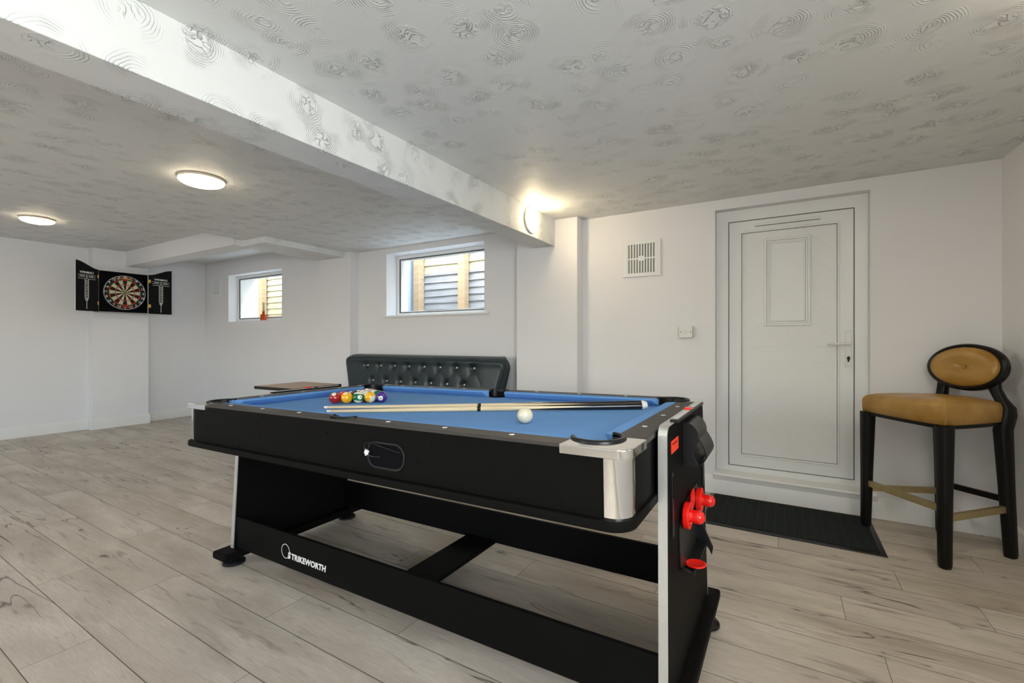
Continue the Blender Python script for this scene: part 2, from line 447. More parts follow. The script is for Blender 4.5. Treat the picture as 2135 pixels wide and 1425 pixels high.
r = empty('added_window_south', (0, -3.1, 0)); r['kind'] = 'structure'  # unseen south window, added with its lamp as fill for the west zone
obj('window_frame', M().ring([(-6.1, .80), (-3.1, .80), (-3.1, 2.05), (-6.1, 2.05)], [(-6.04, .86), (-3.16, .86), (-3.16, 1.99), (-6.04, 1.99)], -.19, -.12, 'y'), UPVC, r, .004)
obj('mullion', M().box(-4.63, -4.57, -.185, -.125, .86, 1.99), UPVC, r, .003)
obj('pane', M().box(-6.04, -3.16, -.154, -.15, .86, 1.99), GLASS, r)

# door
def door_panel_mat():
    k = N('grooved_white_door_panel'); tc = k.n('TexCoord'); sx = k.n('SeparateXYZ', i_Vector=tc.outputs['Object'])
    X, Z = sx.outputs[0], sx.outputs[2]
    ax = k.math('ABSOLUTE', X)
    u = k.math('FRACT', k.math('DIVIDE', k.math('ADD', Z, k.math('MULTIPLY', ax, .95)), .1475))
    g = k.math('LESS_THAN', k.math('ABSOLUTE', k.math('SUBTRACT', u, .5)), .017)
    g = k.math('MAXIMUM', g, k.math('LESS_THAN', ax, .0018))
    # mid rail of the panel has no grooves
    mr = k.math('LESS_THAN', k.math('ABSOLUTE', k.math('SUBTRACT', Z, .735)), .054)
    g = k.math('MULTIPLY', g, k.math('SUBTRACT', 1.0, mr))
    ed = k.math('LESS_THAN', k.math('ABSOLUTE', k.math('SUBTRACT', k.math('ABSOLUTE', k.math('SUBTRACT', Z, .735)), .054)), .0018)
    g = k.math('MAXIMUM', g, ed)
    k.l(k.mix(k.math('MULTIPLY', g, .05), (.79, .80, .78), (.55, .55, .52)), k.b.inputs['Base Color'])
    bp = k.n('Bump', i_Height=k.math('SUBTRACT', 1.0, g), i_Strength=.6, i_Distance=.003); k.l(bp.outputs[0], k.b.inputs['Normal'])
    k.b.inputs['Roughness'].default_value = .35
    return k.m
d = empty('door_1', (.010, 3.75, 0)); d['kind'] = 'structure'
dx = lambda x: x-.010
def rect(x0, x1, z0, z1): return [(dx(x0), z0), (dx(x1), z0), (dx(x1), z1), (dx(x0), z1)]
obj('door_frame', M().ring(rect(-.450, .464, .155, 2.091), rect(-.366, .389, .203, 2.006), -.012, .07, 'y'), UPVC, d, .005)
obj('gasket', M().ring(rect(-.367, .390, .202, 2.007), rect(-.362, .385, .207, 2.002), -.004, .05, 'y'), GASKET, d)
leaf = obj('door_leaf', M().ring(rect(-.362, .385, .207, 2.002), rect(-.276, .294, .298, 1.911), -.008, .05, 'y'), UPVC, d, .003)
obj('panel_bead', M().ring(rect(-.292, .310, .281, 1.928), rect(-.279, .297, .295, 1.914), -.014, .0, 'y'), UPVC, leaf, .004)
obj('bead_shadow_gap', M().ring(rect(-.279, .297, .295, 1.914), rect(-.2765, .2945, .2975, 1.9115), -.010, .02, 'y'), mat('grey_seal', (.12, .12, .12), .5), leaf)
m = M().box(dx(-.279), dx(.297), 0.002, .04, -.0 , 1.62)
pn = obj('door_panel', m, door_panel_mat(), leaf); pn.location = (0, 0, .295)
g0 = rect(-.134, .146, 1.232, 1.856)
def insr(r_, t): return [(r_[0][0]+t, r_[0][1]+t), (r_[1][0]-t, r_[1][1]+t), (r_[2][0]-t, r_[2][1]-t), (r_[3][0]+t, r_[3][1]-t)]
obj('moulding', M().ring(g0, insr(g0, .016), -.012, .01, 'y').ring(insr(g0, .016), insr(g0, .030), -.006, .01, 'y').ring(insr(g0, .030), insr(g0, .040), -.010, .01, 'y'), UPVC, leaf, .004)
gi = insr(g0, .040)
obj('inset_panel', M().box(gi[0][0], gi[1][0], -.003, .01, gi[0][1], gi[2][1]), UPVC, leaf)
obj('trickle_vent', M().box(dx(-.196), dx(.208), -.022, -.008, 1.952, 1.972), UPVC, leaf, .004)
obj('vent_slot', M().box(dx(-.186), dx(.198), -.0225, -.015, 1.9525, 1.9555), mat('dark_slot', (.04, .04, .04), .6), leaf)
hd = obj('handle_plate', M().prism(rrect(.0155, .127, .012, dx(.3555), 1.071), -.020, -.008, 'y'), WHITEP, leaf, .002)
obj('lever', M().tube([(dx(.3555), -.018, 1.104), (dx(.3555), -.052, 1.104), (dx(.345), -.060, 1.104), (dx(.30), -.062, 1.104), (dx(.237), -.060, 1.104)], [.011, .010, .010, .0095, .008], 12), WHITEP, hd)
obj('keyhole', M().cyl((dx(.3555), -.0215, 1.008), .0095, .006, 'y').box(dx(.3505), dx(.3605), -.0215, -.012, .985, 1.008), GASKET, hd)
obj('key', M().box(dx(.350), dx(.3605), -.045, -.0215, 1.000, 1.022), BLACKP, hd, .002)
for z in (1.185, .958): obj('screw', M().cyl((dx(.3555), -.0212, z), .0032, .003, 'y', 10), NAIL, hd)
obj('threshold_sill', M().prism([(3.645-3.75, .132), (3.640-3.75, .142), (3.648-3.75, .152), (-.05, .160), (.06, .172), (.06, .105), (3.652-3.75, .105)][::-1], dx(-.462), dx(.50), 'x'), TRIMP, d, .004)
obj('riser', M().box(dx(-.452), dx(.466), -.075, .06, .05, .121), TRIMP, d)

# outside: a light well with a concrete ledge and a tall fence
CONC = mat('pale_render', (.30, .33, .37), .8, var=.05)
def fence_mat(name, a, b):
    k = N(name); tc = k.n('TexCoord')
    mp = k.n('Mapping', i_Vector=tc.outputs['Object'], i_Scale=(1.0, 1.0, 9.0))
    no = k.n('TexNoise', i_Vector=mp.outputs[0], i_Scale=4.0, i_Detail=6.0, i_Distortion=.6)
    k.l(k.mix(k.ramp(no.outputs['Fac'], [(.3, 0), (.7, 1)]), a, b), k.b.inputs['Base Color'])
    k.b.inputs['Roughness'].default_value = .85
    return k.m
FGREY = fence_mat('weathered_fence_board', (.175, .17, .16), (.27, .26, .245))
FNEW = fence_mat('new_fence_board', (.30, .255, .14), (.38, .325, .20))
FPOST = fence_mat('timber_post', (.33, .21, .10), (.44, .30, .165))
struct('ground', M().box(-9, 3, 4.01, 4.95, 1.12, 1.22), mat('gravel', (.50, .48, .44), .95, var=.3, scale=60, bump=.6, bscale=90))
struct('trim_7', M().box(-4.75, -4.49, 4.01, 4.78, 1.22, 3.0), CONC)
struct('trim_8', M().box(-8.70, -8.39, 4.01, 4.78, 1.22, 3.0), CONC)
Yf = 4.80
def board_panel(name, x0, x1, z0, z1, n, mt, label):
    rt = empty('timber_fence', ((x0+x1)/2, Yf+.04, z0)); cx = (x0+x1)/2
    tag(rt, label, 'fence')
    m = M(); h = (z1-z0)/n
    for i in range(n):
        zb = i*h; secs = []
        for s in range(13):
            x = x0+(x1-x0)*s/12-cx; wv = .003*sin(1.1*s+i*1.7)
            secs.append([(x, -.004, zb+wv-.012), (x, -.022, zb+wv-.012), (x, -.006, zb+h+wv), (x, .006, zb+h+wv)])
        m.loft(secs)
    obj('overlapping_boards', m, mt, rt)
    for bx in (x0+.05-cx, x1-.09-cx): obj('backing_batten', M().box(bx, bx+.04, .006, .03, 0, z1-z0), FPOST, rt)
    obj('capping_rail', M().box(x0-cx, x1-cx, -.025, .03, z1-z0-.005, z1-z0+.02), mt, rt)
    return rt
board_panel('fence_panel', -4.34, -2.0, 1.20, 2.03, 9, FGREY, 'weathered grey fence panel seen low through the window over the sofa')
board_panel('fence_panel', -4.34, -2.0, 2.065, 3.1, 9, FNEW, 'yellow new timber fence panel above the grey one outside the window')
board_panel('fence_panel', -8.39, -4.75, 1.20, 3.1, 18, FNEW, 'pale rippled board fence panel outside the window with the reed diffuser')
board_panel('fence_panel', -2.0, 2.0, 1.20, 3.1, 18, FNEW, 'timber fence panel beyond the window, running past the door wall')
for x, lb in ((-4.375, 'orange timber fence post beside the pale rendered wall, over the sofa'), (-3.60, 'orange timber fence post in mid view of the window over the sofa'),
              (-8.15, 'timber fence post seen behind the reed diffuser')):
    p = obj('fence_post', M().box(-.055, .055, -.05, .05, 0, 1.95), FPOST, bevel=.006, loc=(x, Yf-.04, 1.20)); tag(p, lb, 'fence post')

# ------------------------------------------------------------------ lamps
WARM = (1.0, .74, .42)
def lamp(name, loc, rot, label, st=9.0, r=.118, c=(1.0, .89, .72)):
    t = empty(name, loc, rot); tag(t, label, 'lamp')
    obj('lamp_base', M().lathe([(r*.90, 0), (r*1.0, .003), (r*1.0, .016), (r*.93, .022), (r*.7, .024)], n=48), mat('cream_lamp_base', (.70, .62, .48), .5), t)
    prof = [(r*.985*cos(a), .018+.036*sin(a)) for a in [radians(k) for k in range(0, 90, 8)]] + [(.002, .054)]
    obj('lamp_shade', M().lathe(prof, n=48), emis('lit_opal_shade', c, st), t)
    return t
lamp('ceiling_lamp', (-3.20, 1.475, ZC), (pi, 0, 0), 'lit round opal ceiling lamp on the low ceiling, nearer of the two', 21, .128, (1.0, .82, .56))
lamp('ceiling_lamp', (-6.20, 1.412, ZU), (pi, 0, 0), 'lit round opal ceiling lamp on the far ceiling by the dartboard', 21, .125, (1.0, .82, .56))
lamp('wall_lamp', (-1.700, 3.10, 2.062), (0, pi/2, 0), 'lit round opal lamp on the side face of the plastered beam', 36, .098, (1.0, .80, .50))
lamp('ceiling_lamp', (-.35, -1.2, ZC), (pi, 0, 0), 'unseen round opal ceiling lamp added behind the viewpoint to fill the room', 34, .15)  # out of view, added to brighten the door end of the room
lamp('ceiling_lamp', (.70, 1.75, ZC), (pi, 0, 0), 'unseen round opal ceiling lamp added near the bar stool to light floor and door', 34, .13)  # added out of frame to lift the floor, stool and door
lamp('ceiling_lamp', (-.25, .62, ZC), (pi, 0, 0), 'unseen round opal ceiling lamp added above the viewpoint to light the table front', 14, .13)  # added overhead, unseen, to light the table front and door wall

# ------------------------------------------------------------------ vents, switch
def vent(loc, w_, h_, label, nb=10):
    t = empty('air_vent', loc); tag(t, label, 'vent')
    obj('cover_plate', M().ring([(-w_/2, -h_/2), (w_/2, -h_/2), (w_/2, h_/2), (-w_/2, h_/2)],
        [(-w_*.36, -h_*.40), (w_*.36, -h_*.40), (w_*.36, h_*.40), (-w_*.36, h_*.40)], -.014, 0, 'y'), UPVC, t, .003)
    sl = M()
    for i in range(nb+1):
        x = -w_*.36 + w_*.72*i/nb
        sl.box(x-w_*.0165, x+w_*.0165, -.011, -.004, -h_*.41, h_*.41)
    sl.box(-w_*.37, w_*.37, -.0112, -.004, -.006, .006).box(-w_*.085, w_*.085, -.0118, -.004, -.020, .020)
    obj('grille', sl, UPVC, t)
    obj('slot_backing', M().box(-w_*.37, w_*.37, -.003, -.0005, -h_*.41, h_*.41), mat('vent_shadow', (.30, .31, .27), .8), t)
    return t
vent((-.992, YN, 1.786), .305, .288, 'white slotted air vent high on the wall between pilaster and door')
vent((-7.36, YA, 1.940), .26, .30, 'white slotted air vent in the far alcove beside the small window')
t = empty('light_switch', (-.650, YN, 1.192)); tag(t, 'small white light switch on the wall beside the door', 'switch')
obj('back_box', M().box(-.048, .048, -.028, 0, -.044, .044), mat('aged_plastic', (.62, .52, .36), .5), t, .003)
obj('face_plate', M().box(-.048, .048, -.034, -.028, -.044, .044), WHITEP, t, .004)
obj('rocker', M().box(-.012, .006, -.041, -.033, -.014, .014), WHITEP, t, .003)
for x in (-.035, .035): obj('screw', M().cyl((x, -.0352, 0), .004, .003, 'y', 10), GASKET, t)

# ------------------------------------------------------------------ pool table (its own frame: x along the length, y away from the viewer)
TX, TY, TILT = -1.330, 1.594, radians(.93)
table = empty('pool_table', (TX, TY, 0), (0, -TILT, 0))
tag(table, 'black multi-games pool table with blue cloth and chrome corners', 'pool table')
TM = Matrix.Translation((TX, TY, 0)) @ Euler((0, -TILT, 0)).to_matrix().to_4x4()
HX, HY, ZT, ZB = 1.040, .568, .853, .8185
# body
o_ = rrect(1.028, .557, .05); i_ = rrect(1.005, .534, .03)
obj('cabinet', M().ring(o_, i_, .684, .843).prism(rrect(1.004, .533, .03), .684, .70), BLACKL, table)
obj('bottom_flange', M().ring(rrect(1.040, .576, .06), rrect(.98, .50, .03), .659, .685), BLACKL, table, .006)
# cloth bed with pocket bites
PC = (.922, .452); PR = .060; SP = (-.004, .505); SR = .052
def outline(hx, hy, pc, pr, sp, sr):
    pts = []
    def bite(c, r, start, end, via):
        a0 = atan2(start[1]-c[1], start[0]-c[0]); a1 = atan2(end[1]-c[1], end[0]-c[0])
        dd = (a1-a0) % (2*pi); mid = a0+dd/2
        if cos(mid-via) < 0: dd -= 2*pi
        return arc(c, r, a0, a0+dd, 14)
    for (sx, sy) in ((1, -1), (1, 1), (-1, 1), (-1, -1)):
        c = (sx*pc[0], sy*pc[1]); dyy = hy-pc[1]; dxx = hx-pc[0]
        kx = sqrt(max(pr*pr-dyy*dyy, 1e-6)); ky = sqrt(max(pr*pr-dxx*dxx, 1e-6))
        A = (c[0]-sx*kx, sy*hy); B = (sx*hx, c[1]-sy*ky)
        via = atan2(-sy, -sx)
        first, second = (A, B) if sx*sy < 0 else (B, A)
        pts += bite(c, pr, first, second, via)
        if (sx, sy) in ((1, 1), (-1, -1)):
            s = 1 if sy > 0 else -1
            c2 = (sp[0], s*sp[1]); kk = sqrt(max(sr*sr-(sp[1]-hy)**2, 1e-6))
            a, b = (c2[0]+s*kk, s*hy), (c2[0]-s*kk, s*hy)
            pts += bite(c2, sr, a, b, atan2(-s, 0))
    return pts
obj('playing_surface', M().prism(outline(.955, .492, PC, PR, SP, SR), .806, ZB), FELT, table)
# black rails: two long ones with the side-pocket bite, two end ones
for s in (-1, 1):
    c = (SP[0], s*.505); r_ = .052
    k_ = sqrt(r_**2-(.505-.491)**2)
    a0 = atan2(s*(.491-.505), k_); a1 = atan2(s*(.491-.505), -k_)
    dd = (a1-a0)
    bt = arc(c, r_, a0, a0 + (dd if s*dd > 0 else dd + s*2*pi), 14)
    poly = [(.868, s*.564), (.868, s*.491)] + bt + [(-.868, s*.491), (-.868, s*.564)]
    rl = obj('rail', M().prism(poly, .8425, ZT-.0005), RAILM, table, .003)
    for q in range(6):
        x = (-.735, -.494, -.251, .224, .462, .698)[q]
        obj('sight', M().cyl((x, s*.520, ZT-.0008), .0078, .0014, 'z', 20), SIGHT, rl)
for s in (-1, 1):
    poly = [(s*1.034, -.42), (s*1.034, .42), (s*.952, .42), (s*.952, -.42)]
    rl = obj('rail', M().prism(poly, .834, ZT-.0005), RAILM, table, .005)
    for y in (-.236, .002, .240): obj('sight', M().cyl((s*.986, y, ZT-.0008), .0078, .0014, 'z', 20), SIGHT, rl)
# blue cushions
def cushion(p0, p1, inw, cut0, cut1):
    """p0,p1 at the rail line; inw unit vector towards the table; cut: nose set back along the length"""
    p0 = Vector(p0); p1 = Vector(p1); d = (p1-p0).normalized(); inw = Vector(inw)
    prof = [(0, ZT-.001, 0), (.038, ZT-.0025, 1), (.041, ZT-.007, 1), (.036, ZT-.014, .9), (.010, ZB+.0005, .35), (0, ZB+.0005, 0)]
    secs = []
    for (p, s, cut) in ((p0, 1, cut0), (p1, -1, cut1)):
        secs.append([tuple((p + inw*a + d*s*cut*f).to_tuple()) + (z,) for a, z, f in prof])
    obj('cushion', M().loft(secs), FELT, table, .0015)
for s in (-1, 1):
    cushion((-.872, s*.491), (SP[0]-.052, s*.491), (0, -s), .035, .018)
    cushion((SP[0]+.052, s*.491), (.872, s*.491), (0, -s), .018, .035)
    cushion((s*.952, -.405), (s*.952, .405), (-s, 0), .035, .035)
# chrome corner plates, corner columns, pocket rings and cups
for sx in (-1, 1):
    for sy in (-1, 1):
        c = (sx*PC[0], sy*PC[1])
        cr = .034
        outer = [(sx*(HX-.178), sy*HY)] + [(sx*(HX-cr+cr*cos(a)), sy*(HY-cr+cr*sin(a))) for a in [radians(90-90*k/8) for k in range(9)]] + [(sx*HX, sy*(HY-.150))]
        ky = sqrt(max(.066**2-(.95-PC[0])**2, 0))
        kx = sqrt(max(.066**2-(.490-PC[1])**2, 0))
        e0 = (sx*.95, sy*(PC[1]-ky)); e1 = (sx*(PC[0]-kx), sy*.490)
        a0 = atan2(e0[1]-c[1], e0[0]-c[0]); a1 = atan2(e1[1]-c[1], e1[0]-c[0])
        dd = (a1-a0) % (2*pi)
        if cos(a0+dd/2-atan2(sy, sx)) < 0: dd -= 2*pi
        poly = outer + [(sx*.95, sy*(HY-.150))] + arc(c, .066, a0, a0+dd, 16) + [(sx*(HX-.178), sy*.490)]
        obj('corner_plate', M().prism(poly, .829, ZT), CHROME, table, .004)
        # column
        R = .052
        oc = [(sx*.974, sy*.5605)] + [(sx*(1.0315-R+R*cos(a)), sy*(.5605-R+R*sin(a))) for a in [radians(90-90*k/10) for k in range(11)]] + [(sx*1.0315, sy*.497)]
        ic = [(sx*.974, sy*.553)] + [(sx*(1.0240-R+R*cos(a)), sy*(.553-R+R*sin(a))) for a in [radians(90-90*k/10) for k in range(11)]] + [(sx*1.0240, sy*.497)]
        m = M(); n_ = len(oc)
        m.loft([[(*p, z) for p in oc + ic[::-1]] for z in (.685, .830)])
        obj('corner_column', m, CHROME, table)
        # C-shaped ring
        va = atan2(sy, sx)
        m = M(); secs = []
        for k in range(33):
            a = va - radians(116) + radians(232)*k/32
            ro, ri = (.073, .0595)
            secs.append([(c[0]+q*cos(a), c[1]+q*sin(a), z) for q, z in ((ri, .790), (ri+.004, .790), (ri+.004, .850), (ro, .851), (ro, ZT+.003), (ro-.004, ZT+.006), (ri+.003, ZT+.006), (ri, ZT+.002))])
        rg = obj('pocket_ring', m.loft(secs), BLACKP, table)
        obj('pocket_cup', M().lathe([(.0595, .8165), (.0595, .735), (.05, .722), (.001, .72)], (c[0], c[1], 0), 'z', 28), BLACKM, rg)
for s in (-1, 1):
    secs = []
    c = (SP[0], s*.510)
    for k in range(25):
        a = s*pi/2 - radians(98) + radians(196)*k/24
        secs.append([(c[0]+q*cos(a)*1.05, c[1]+q*sin(a)*.62, z) for q, z in ((.0475, .790), (.050, .790), (.050, .8495), (.059, .851), (.059, ZT+.003), (.055, ZT+.005), (.051, ZT+.005), (.0475, ZT+.002))])
    rg = obj('pocket_ring', M().loft(secs), BLACKP, table)
    obj('pocket_cup', M().lathe([(.051, .8165), (.051, .735), (.04, .722), (.001, .72)], (SP[0], s*.505, 0), 'z', 28), BLACKM, rg)

# side apron details on the near long side
m = M()
for x, z in ((-.905, .823), (-.868, .757), (-.918, .703), (-.47, .80), (-.45, .745), (-.60, .692), (-.20, .80), (-.04, .80), (-.18, .692), (.10, .692), (.27, .69), (.385, .75), (.44, .81), (.55, .692), (.76, .775), (.735, .69), (.80, .815), (.86, .705), (.60, .70)):
    m.cyl((x, -.5588, z), .0042, .003, 'y', 10)
o = obj('apron_screws', m, BLACKM, table); o['kind'] = 'stuff'
cxr, czr = .250, .751
rc = obj('recess_rim', M().ring(rrect(.084, .0435, .040, cxr, czr), rrect(.077, .0365, .034, cxr, czr), -.5605, -.548, 'y'), BLACKP, table, .0015)
obj('recess_back', M().prism(rrect(.0775, .037, .034, cxr, czr), -.5578, -.556, 'y'), BLACKM, rc)
cb = [(.176, -.566, .757), (.168, -.572, .772), (.176, -.574, .788), (.196, -.573, .792), (.235, -.570, .784), (.29, -.566, .774), (.318, -.560, .768)]
cb2 = [(.180, -.566, .757), (.19, -.570, .748), (.205, -.566, .746), (.228, -.560, .746)]
cable = obj('power_cable', M().tube(cb, .0022, 8).tube(cb2, .002, 8), BLACKP, rc)
cn = M().box(-.0075, .0075, -.004, .004, -.007, .007).box(-.003, .001, -.003, .003, -.013, -.007)
obj('connector', cn, WHITEP, cable, .0015, loc=(.176, -.569, .758), rot=(0, radians(20), 0))

# end panels, base bars, feet
for s in (-1, 1):
    xo, xi = s*1.066, s*1.043
    R = .032
    def pan(g):
        hb, ht, z0, z1 = .355-g, .312-g, .098, (.868 if s > 0 else .851)-g
        pts = [(-hb, z0)] + [(-ht+R-g*0+R*cos(a), z1-R+R*sin(a)) for a in [radians(180-90*k/7) for k in range(8)]] + [(ht-R+R*cos(a), z1-R+R*sin(a)) for a in [radians(90-90*k/7) for k in range(8)]] + [(hb, z0)]
        return pts
    # the tapered panel is black; the silver strip wraps its edge
    pb = obj('end_panel', M().prism(pan(.002), min(xi, xo), max(xi, xo), 'x'), BLACKL, table)
    P0, P1 = pan(-.0015), pan(.0025)
    n_ = len(P0); m = M()
    a_, b_ = min(xi, xo)-.0008, max(xi, xo)+.0008
    for k in range(n_-1):
        q0, q1, r0, r1 = P0[k], P0[k+1], P1[k], P1[k+1]
        m.add([(a_, *q0), (a_, *q1), (b_, *q1), (b_, *q0), (a_, *r0), (a_, *r1), (b_, *r1), (b_, *r0)], [(0, 1, 2, 3), (4, 7, 6, 5), (0, 4, 5, 1), (3, 2, 6, 7), (0, 3, 7, 4), (1, 5, 6, 2)])
    obj('edge_strip', m, SILVER, pb)
    bx0, bx1 = min(s*.990, s*1.105), max(s*.990, s*1.105)
    bar = obj('base_bar', M().box(bx0, bx1, -.425, .425, .062, .099), BLACKL, table, .010, seg=3)
    for y in (-.345, .345):
        zf = -math.tan(TILT)*s*1.06 + .0005
        obj('levelling_foot', M().lathe([(.044, zf), (.052, zf+.004), (.052, zf+.012), (.046, zf+.020), (.026, zf+.027), (.021, zf+.031), (.021, .064)], (s*1.058, y, 0), 'z', 32), BLACKP, table)
    # adjusting slots in the outer face
    for y in (-.262, .275):
        sl = obj('lock_slot', M().prism(rrect(.010, .092, .010, y, .643), xo if s > 0 else xo-.004, xo+.004 if s > 0 else xo, 'x'), BLACKP, pb, .0015)
        obj('slot_window', M().prism(rrect(.0055, .032, .005, y, .690), xo+s*.0038 if s > 0 else xo+s*.0046, xo+s*.0046 if s > 0 else xo+s*.0038, 'x'), BLACKM, sl)
# long boards and the cross board
fb = obj('lower_board', M().box(-1.043, 1.043, -.341, -.325, .100, .254), BLACKL, table, .001)
obj('lower_board', M().box(-1.043, 1.043, .322, .338, .108, .262), BLACKL, table, .001)
obj('cross_board', M().box(-.085, .085, -.325, .322, .106, .122), BLACKL, table, .001)
# printed emblem and name on the near board
fy_ = -.3412
obj('emblem_ring', M().ring([(-.628+.031*cos(a), .171+.033*sin(a)) for a in [2*pi*k/48 for k in range(48)]],
    [(-.628+.0285*cos(a), .171+.0305*sin(a)) for a in [2*pi*k/48 for k in range(48)]], fy_-.0004, fy_+.001, 'y'), LETTER, fb)
text('emblem_lettering', 'S', .040, LETTER, fb, ((-.603, fy_, .156), (1, 0, 0), (0, 0, 1)), bold=.002, shear=.2)
text('emblem_lettering', 'TRIKEWORTH', .036, LETTER, fb, ((-.586, fy_, .155), (1, 0, 0), (0, 0, 1)), bold=.0014, shear=.15, align='LEFT', spacing=1.06)

# scoring unit, counter strip, sticker and mallet holder on both end panels
def score_unit(s):
    xo = s*1.066
    f = lambda x: xo + s*x
    yo = 0 if s > 0 else .09; zo = 0 if s > 0 else -.015
    prof = [(0, .848), (.016, .850), (.032, .842), (.044, .825), (.048, .803), (.043, .784), (.033, .768), (.032, .748), (.040, .730), (.046, .720), (.042, .713), (0, .712)]
    for _ in range(2):
        q = [prof[0]]
        for a, b in zip(prof[:-1], prof[1:]): q += [(a[0]*.75+b[0]*.25, a[1]*.75+b[1]*.25), (a[0]*.25+b[0]*.75, a[1]*.25+b[1]*.75)]
        prof = q + [prof[-1]]
    u = obj('scoring_box', M().prism([(f(x), z) for x, z in prof][::s], -.094+yo, .075+yo, 'y'), BLACKP, table, .003)
    lp = [(.040, .800), (.047, .791), (.054, .778), (.060, .764), (.063, .752), (.061, .740), (.054, .727), (.044, .714)]
    m = M(); secs = []
    for i, (x, z) in enumerate(lp):
        secs.append([(f(x), -.080+yo, z), (f(x+.006), -.080+yo, z), (f(x+.006), .075+yo, z), (f(x), .075+yo, z)])
    obj('loop_handle', m.loft(secs), BLACKP, u, .002)
    cs = obj('counter_strip', M().box(*sorted((f(-.010), f(.014))), -.225+yo, .235+yo*.8, .868+zo, .876+zo), BLACKP, table, .001)
    obj('counter_scale', M().box(*sorted((f(-.006), f(.009))), -.205+yo, .055+yo*.8, .8765+zo, .8785+zo).box(*sorted((f(-.006), f(.009))), .085+yo*.8, .225+yo*.8, .8765+zo, .8785+zo), GREYIN, cs)
    obj('slider', M().box(*sorted((f(-.010), f(.013))), -.018+yo, .016+yo, .8785+zo, .885+zo), RED, cs, .003)
    if s > 0:
        obj('sticker', M().box(f(.0002), f(.0012), -.262, -.165, .784, .820), STICK, table)
        m = M()
        for k in range(4): m.box(f(.0012), f(.0015), -.245+.016*k, -.236+.016*k, .806, .812)
        o = obj('sticker_print', m, BLACKM, table)
    # mallet holder: a back plate with two forks and a puck tray
    h = obj('mallet_holder', M().prism([(-.185, .545), (-.06, .60), (.13, .60), (.16, .55), (.16, .44), (.06, .40), (-.12, .40), (-.175, .43)], *sorted((f(0), f(.004))), 'x'), BLACKP, table, .001)
    tr = M()
    tr.loft([[(f(.003), y, .452), (f(.003), y, .405), (f(.036), y, .398), (f(.041), y, .420), (f(.037), y, .420), (f(.030), y, .407), (f(.007), y, .414)] for y in (-.150, -.135)])
    tr.loft([[(f(.003), y, .52), (f(.003), y, .402), (f(.040), y, .385), (f(.050), y, .362), (f(.054), y, .385), (f(.034), y, .43)] for y in (.115, .130)])
    tr.box(*sorted((f(.003), f(.036))), -.135, .115, .402, .406)
    obj('puck_tray', tr, BLACKP, h)
score_unit(1); score_unit(-1)

def on_table(x, y, z): return TM @ Vector((x, y, z))

# mallets and pucks held by the near end panel
def mallet(y, z, label, tilt):
    t = empty('air_hockey_mallet', on_table(1.071, y, z), (0, pi/2 - TILT + tilt, 0)); tag(t, label, 'mallet', None)
    obj('mallet_base', M().lathe([(.001, .001), (.035, .001), (.039, .004), (.0405, .010), (.040, .019), (.037, .0205), (.035, .018), (.0335, .008), (.014, .007)], n=40), RED, t)
    obj('knob', M().lathe([(.0225, .0065), (.0195, .014), (.0190, .030), (.0205, .040), (.0200, .048), (.0160, .0555), (.009, .060), (.0005, .0615)], n=32), RED, t)
mallet(-.125, .571, 'red air hockey mallet hung lower on the table end panel', 0)
mallet(.100, .553, 'red air hockey mallet hung behind the other on the table end panel', 0)
def puck(loc, rot, label):
    m = M().lathe([(.0005, .0018), (.024, .0018), (.026, .0035), (.0275, .0045), (.029, .003), (.0305, .0025), (.0310, .0045), (.0310, .0058), (.029, .0068), (.027, .0072), (.024, .0055), (.0005, .0055)], n=40)
    o = obj('air_hockey_puck', m, RED, loc=loc, rot=rot); tag(o, label, 'puck')
puck(on_table(1.098, -.09, .4085), (0, radians(-3), 0), 'red air hockey puck lying flat in the tray below the mallets')
puck(on_table(1.075, -.015, .590), (0, pi/2, 0), 'red air hockey puck standing on edge between the two mallets')

# ------------------------------------------------------------------ balls
def ball_mat(name, c, stripe):
    k = N(name); tc = k.n('TexCoord'); sx = k.n('SeparateXYZ', i_Vector=tc.outputs['Object'])
    white = (.80, .76, .62)
    if stripe:
        f = k.math('LESS_THAN', k.math('ABSOLUTE', sx.outputs[2]), .0165)
        base = k.mix(f, white, c)
    else:
        base = k.mix(0.0, c, c)
    # round number spots on both sides of the local x axis
    r2 = k.math('SQRT', k.math('ADD', k.math('POWER', sx.outputs[1], 2.0), k.math('POWER', sx.outputs[2], 2.0)))
    base = k.mix(k.math('LESS_THAN', r2, .0112), base, white)
    k.l(base, k.b.inputs['Base Color']); k.b.inputs['Roughness'].default_value = .07
    k.b.inputs['Coat Weight'].default_value = .6; k.b.inputs['Coat Roughness'].default_value = .03
    return k.m
RB = .0286
NUMBLK = mat('number_black', (.01, .01, .012), .2)
BC = {1: (.85, .42, .01), 2: (.02, .06, .40), 3: (.70, .02, .01), 4: (.055, .02, .22), 5: (.85, .16, .02), 6: (.0, .15, .05), 7: (.33, .008, .010), 8: (.008, .008, .009)}
def ball(n, x, y, rot, label, cat='pool ball'):
    stripe = n > 8; c = BC[n-8] if stripe else BC[n]
    o = obj('pool_ball', M().sphere((0, 0, 0), RB, 40, 24), ball_mat('ball_resin_%d' % n, c, stripe), loc=on_table(x, y, ZB+RB), rot=rot)
    tag(o, label, cat, 'racked pool balls on the blue cloth')
    for s in (1, -1):
        text('number', str(n), .0125, NUMBLK, o, ((s*.0286, 0, 0), (0, s, 0), (0, 0, 1)), depth=.0, bold=.0003, wrap=lambda q: q.normalized()*(RB+.0001))
u = Vector((.814, .581)).normalized(); v = Vector((-u.y, u.x))
rows = [[7, 1, 14, 9, 4], [3, 8, 11, 6], [2, 15, 13], [12, 5], [10]]
